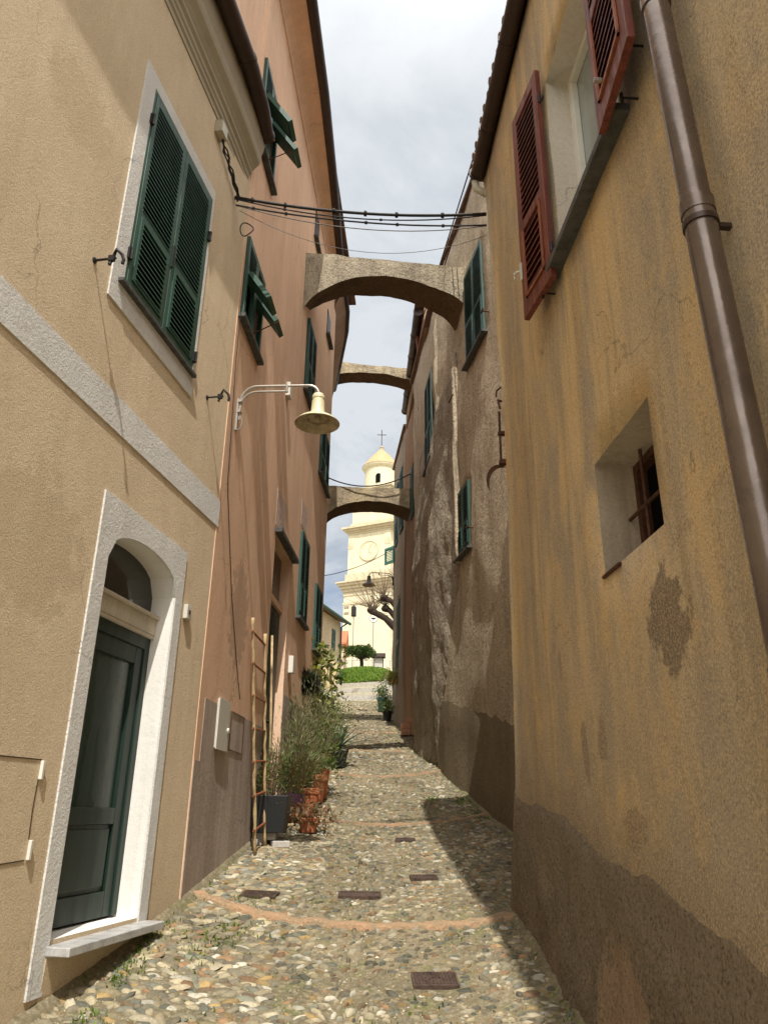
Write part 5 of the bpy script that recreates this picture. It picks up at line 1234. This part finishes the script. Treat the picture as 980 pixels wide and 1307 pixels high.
    # pollarded tree coming in from the right
    t = thing('pollarded_tree', 'pollarded plane tree with knobbly limbs and thin bare shoots', 'tree', (1.9,30,gz(30)))
    m = MB(); m.tube([(1.9,30,5.5),(1.7,30,7.0),(1.3,30,7.9),(.8,30,8.3)], [.26,.24,.22,.2], 10); m.build('trunk', 'bark', t, smooth=True)
    m = MB()
    for P, rr in (([(.8,30,8.3),(.40,30,8.6),(.12,30,8.88),(-.22,30,9.05),(-.45,30,9.2)], [.2,.15,.13,.12,.17]), ([(.8,30,8.3),(.55,30,8.85),(.30,30.1,9.2),(.12,30.1,9.3)], [.15,.11,.10,.15]), ([(.8,30,8.3),(.6,29.9,9.2),(.35,29.9,9.55),(.05,29.9,9.68)], [.15,.10,.10,.14]), ([(1.1,30,8.1),(1.2,30,9.2),(1.0,30,10.0)], [.2,.13,.16])):
        m.tube(P, rr, 9); e = Vector(P[-1]); m.lathe(e-Vector((0,0,.15)), [(.03,0),(.14,.05),(.19,.15),(.13,.25),(.03,.30)], 9)
    m.build('limb', 'bark', t, smooth=True)
    m = MB()
    for e in ((-.45,30,9.3),(.12,30.1,9.4),(.05,29.9,9.8),(1.0,30,10.1),(-.3,30,9.2)):
        for k in range(22):
            a = rng.normal()*.75; b = rng.normal()*.4; L = .7+.9*rng.random(); d = Vector((math.sin(a)-.25, b, math.cos(a))).normalized(); p = Vector(e); m.tube([p, p+d*L*.5+Vector((0,0,-.03)), p+d*L+Vector((0,0,.10))], [.012,.009,.004], 4)
    m.build('shoots', 'twig', t)
    # lantern and round sign on poles
    x, y = -1.99, 52; t = thing('lantern_post', 'square dark lantern on a thin grey pole before the tower', 'lamp post', (x, y, gz(y)))
    m = MB(); m.tube([(x,y,gz(y)-.5),(x,y,14.3)], .04, 8); m.build('pole', 'galv', t); m = MB(); f = Fr((x,y,14.3),(1,0,0),(0,1,0),(0,0,1)); m.prism(f, [(-.12,-.12),(.12,-.12),(.12,.12),(-.12,.12)], 0, .04); m.box(f, -.17, .17, -.17, .17, .04, .62); m.lathe((x,y,14.92), [(.25,0),(.03,.18)], 4); m.build('lantern', 'iron', t)
    x, y = -.60, 50; z = 13.7; t = thing('round_sign', 'round white sign with a dark mark on a thin pole', 'sign', (x, y, gz(y)))
    m = MB(); m.tube([(x,y+.03,gz(y)-.5),(x,y+.03,z)], .04, 8); m.build('pole', 'galv', t)
    m = MB(); m.lathe((x,y,z), [(.30,0),(.30,.02)], 24, ax=(0,-1,0)); m.build('disc', 'whiteframe', t)
    m = MB(); f = Fr((x,y-.022,z),(1,0,0),(0,0,1),(0,-1,0)); m.prism(f, [(-.20,.05),(.20,.05),(.14,-.02),(.06,-.05),(0,-.12),(-.06,-.05),(-.14,-.02)], 0, .006)
    N = 24; 
    for k in range(N): a, b = k*2*math.pi/N, (k+1)*2*math.pi/N; m.prism(f, [(.26*math.cos(a),.26*math.sin(a)),(.29*math.cos(a),.29*math.sin(a)),(.29*math.cos(b),.29*math.sin(b)),(.26*math.cos(b),.26*math.sin(b))], 0, .004)
    m.build('mark', 'iron', t)
    x, y = -.2, 47; t = thing('notice_board', 'small roofed wooden notice board to the right of the clipped tree', 'notice board', (x, y, gz(y))); z = gz(y)
    m = MB(); f = Fr((x,y,z),(1,0,0),(0,0,1),(0,-1,0)); m.box(f, -.3,-.25,-.3,1.2,-.03,.03); m.box(f, .25,.3,-.3,1.2,-.03,.03); m.build('leg', 'bark', t)
    m = MB(); m.box(f, -.25, .25, .55, 1.15, -.02, .02); m.build('panel', 'stone', t); m = MB(); m.prism(f, [(.25,1.2),(0,1.45),(-.25,1.2),(-.25,1.16),(0,1.38),(.25,1.16)], -.42, .42, axis='wv'); m.build('roof', 'bark', t)
far_end()

# ------------------------------------------------------------------ bell tower
def tower():
    cx, cy = -.36, 76.0; a = R(-27); c, s = math.cos(a), math.sin(a)
    f = Fr((cx, cy, 0), (c, s, 0), (-s, c, 0), (0,0,1))     # u across, v back, w up
    f = Fr((cx, cy, 0), (c, -abs(s), 0), (abs(s), c, 0), (0,0,1))
    t = thing('bell_tower', 'pale yellow church bell tower with clock, cornices and small domed top', 'bell tower', (cx, cy, 14))
    def sq(m, h0, z0, h1, z1): m.add([f(sx*h, sy*h, z) for (h, z) in ((h0,z0),(h1,z1)) for (sx, sy) in ((-1,-1),(1,-1),(1,1),(-1,1))], [(0,1,2,3),(4,5,6,7)]+[(k,(k+1)%4,4+(k+1)%4,4+k) for k in range(4)])
    m = MB(); sq(m, 2.62, 8, 2.62, 21.9); sq(m, 2.42, 24.2, 2.42, 28.6); sq(m, 2.15, 29.7, 2.15, 33.4); m.build('shaft', 'tower', t)
    m = MB()
    for (h, z0, z1) in ((2.72,21.0,21.25),(2.68,21.9,22.3),(2.78,22.3,22.6),(2.95,22.6,22.9),(3.15,22.9,23.15),(3.3,23.15,23.3),(2.6,23.3,24.2),(2.5,28.4,28.6),(2.6,28.6,28.8),(2.8,28.8,29.0),(3.0,29.0,29.2),(2.3,29.2,29.7),(2.25,33.1,33.4),(2.4,33.4,33.6)): sq(m, h, z0, h, z1-.003)
    for k in range(4):
        for sx in (-1, 1):
            for j in range(2):
                m.box(f, sx*2.25-.28, sx*2.25+.28, -2.70-.01*j, -2.60, 20.0+.62*j, 20.25+.62*j)
    for sx in (-1, 1): m.box(f, sx*2.1-.3, sx*2.1+.3, -2.50, -2.40, 26.9, 27.6)
    m.build('cornice', 'towertrim', t)
    m = MB()
    for sx in (-1, 1):
        m.box(f, sx*2.2-.42, sx*2.2+.42, -2.68, -2.615, 9, 21.0); m.box(f, sx*2.05-.34, sx*2.05+.34, -2.47, -2.415, 24.2, 28.4)
    m.build('pilaster', 'tower', t)
    # clock
    ck = f(0, -2.43, 26.45); m = MB(); ax = -(f.v)
    m.lathe(ck, [(1.05,0),(1.05,.05),(.95,.07),(.95,.04)], 32, ax=ax); cl = m.build('clock', 'tower', t)
    m = MB(); m.lathe(ck+ax*.02, [(1.07,0),(1.07,.07),(1.0,.07),(1.0,0)], 32, ax=ax, cap0=False, cap1=False); m.build('rim', 'towertrim', cl)
    m = MB(); g = Fr(ck+ax*.09, f.u, (0,0,1), ax)
    for k in range(12): q = g.sub(0,0,0); an = k*math.pi/6; uu = f.u*math.cos(an)+Vector((0,0,1))*math.sin(an); vv = -f.u*math.sin(an)+Vector((0,0,1))*math.cos(an); q = Fr(ck+ax*.09, uu, vv, ax); m.box(q, .74, .88, -.025, .025, 0, .01)
    q = Fr(ck+ax*.1, (f.u*.35+Vector((0,0,1))*.94).normalized(), (-f.u*.94+Vector((0,0,1))*.35).normalized(), ax); m.box(q, 0, .7, -.03, .03, 0, .01)
    q = Fr(ck+ax*.115, (f.u*.8-Vector((0,0,1))*.6).normalized(), (f.u*.6+Vector((0,0,1))*.8).normalized(), ax); m.box(q, 0, .45, -.035, .035, 0, .01); m.build('hands', 'towertrim', cl)
    # belfry slot, drum, spire, cross
    m = MB(); m.lathe(f(0,0,0)+Vector((0,0,33.6)), [(1.75,0),(1.75,2.55),(1.85,2.6),(2.05,2.85),(2.05,2.95),(1.9,3.0)], 28); m.build('drum', 'tower', t, smooth=True, autosmooth=40)
    m = MB(); pts = []; 
    for k in range(13): an = math.pi*k/12; pts.append((.32*math.cos(an), .75+.32*math.sin(an)))
    o = f(0,0,0)+Vector((0,0,34.2))+Vector((-.25,-1.72,0)); fo = Fr(o, (.99,.14,0), (0,0,1), (.14,-.99,0)); m.prism(fo, [(.32,0)]+pts+[(-.32,0)], -.3, .045); m.build('opening', 'dark', t)
    m = MB(); m.lathe(f(0,0,0)+Vector((0,0,36.55)), [(2.1,0),(1.55,.75),(1.0,1.45),(.45,2.0),(.2,2.3),(.16,2.45),(.22,2.55),(.1,2.75)], 20); m.build('spire', 'dome', t, smooth=True, autosmooth=25)
    m = MB(); p = f(0,0,0); x, y = p.x, p.y; m.tube([(x,y,39.2),(x,y,41.3)], .045, 6); m.tube([(x-.5,y,40.7),(x+.5,y,40.7)], .04, 6); m.build('cross', 'iron', t)
tower()

# ================================================================== CAMERA
cam = bpy.data.cameras.new('camera'); co = bpy.data.objects.new('camera', cam); COL.objects.link(co)
cam.sensor_fit = 'VERTICAL'; cam.sensor_height = 36.0; cam.lens = 36.0*981/1307; cam.clip_end = 2000; cam.clip_start = .05
pitch, roll = R(21.5), R(.8)
co.matrix_world = Matrix.Translation((0,0,1.6)) @ Matrix.Rotation(R(90)+pitch, 4, 'X') @ Matrix.Rotation(roll, 4, 'Z')
scene.camera = co

# ================================================================== LIGHT
SUN_AZ, SUN_EL = R(-4.6), R(56)
Ld = Vector((math.sin(SUN_AZ)*math.cos(SUN_EL), math.cos(SUN_AZ)*math.cos(SUN_EL), -math.sin(SUN_EL)))
sl = bpy.data.lights.new('sun', 'SUN'); sl.energy = 5.0; sl.angle = R(.5); sl.color = (1.0,.955,.88)
so = bpy.data.objects.new('sun', sl); COL.objects.link(so); so.rotation_euler = Ld.to_track_quat('-Z', 'Y').to_euler(); so.location = (0,-5,20)
w = bpy.data.worlds.new('World'); scene.world = w; w.use_nodes = True; t = NT(w)
sky = t.n('TexSky', sky_type='NISHITA'); sky.sun_disc = False; sky.sun_elevation = SUN_EL; sky.sun_rotation = math.pi+SUN_AZ; sky.altitude = 100; sky.dust_density = 1.5
skyc = t.mix(1.0, sky.outputs[0], (.115,.115,.12), 'MULTIPLY')
G = t.n('TexCoord').outputs['Generated']
n1 = t.noise(t.mapping(G, (1,1,2.2), (3.1,1.7,0)), 2.2, 8, .58, .35); n2 = t.noise(t.mapping(G, (1,1,1.6)), 5.5, 7, .6, .3)
dt = t.n('VectorMath', operation='DOT_PRODUCT'); t.put(dt.inputs[0], G); dt.inputs[1].default_value = tuple(-Ld)
near = t.ramp(dt.outputs['Value'], .25, 1.0)
sep = t.n('SeparateXYZ'); t.put(sep.inputs[0], G)
cloud = t.mix(t.ramp(n2, .40, .60), (.52,.575,.64), (.73,.775,.82))
cloud = t.mix(t.ramp(sep.outputs[2], .45, .95, 0, .75), cloud, (.79,.83,.87))
cloud = t.mix(near, cloud, (2.5,2.43,2.33))
cov = t.math('ADD', t.ramp(n1, .36, .52), t.ramp(sep.outputs[2], .22, .48), clamp=True)
colr = t.mix(cov, skyc, cloud)
bg = t.n('Background'); t.put(bg.inputs[0], colr); bg.inputs[1].default_value = 1.0
o = t.n('OutputWorld'); t.t.links.new(bg.outputs[0], o.inputs[0])
scene.view_settings.view_transform = 'Standard'; scene.view_settings.look = 'None'; scene.view_settings.exposure = 0; scene.view_settings.gamma = 1
scene.cycles.max_bounces = 8; scene.cycles.diffuse_bounces = 5; scene.cycles.use_denoising = True
scene.render.film_transparent = False
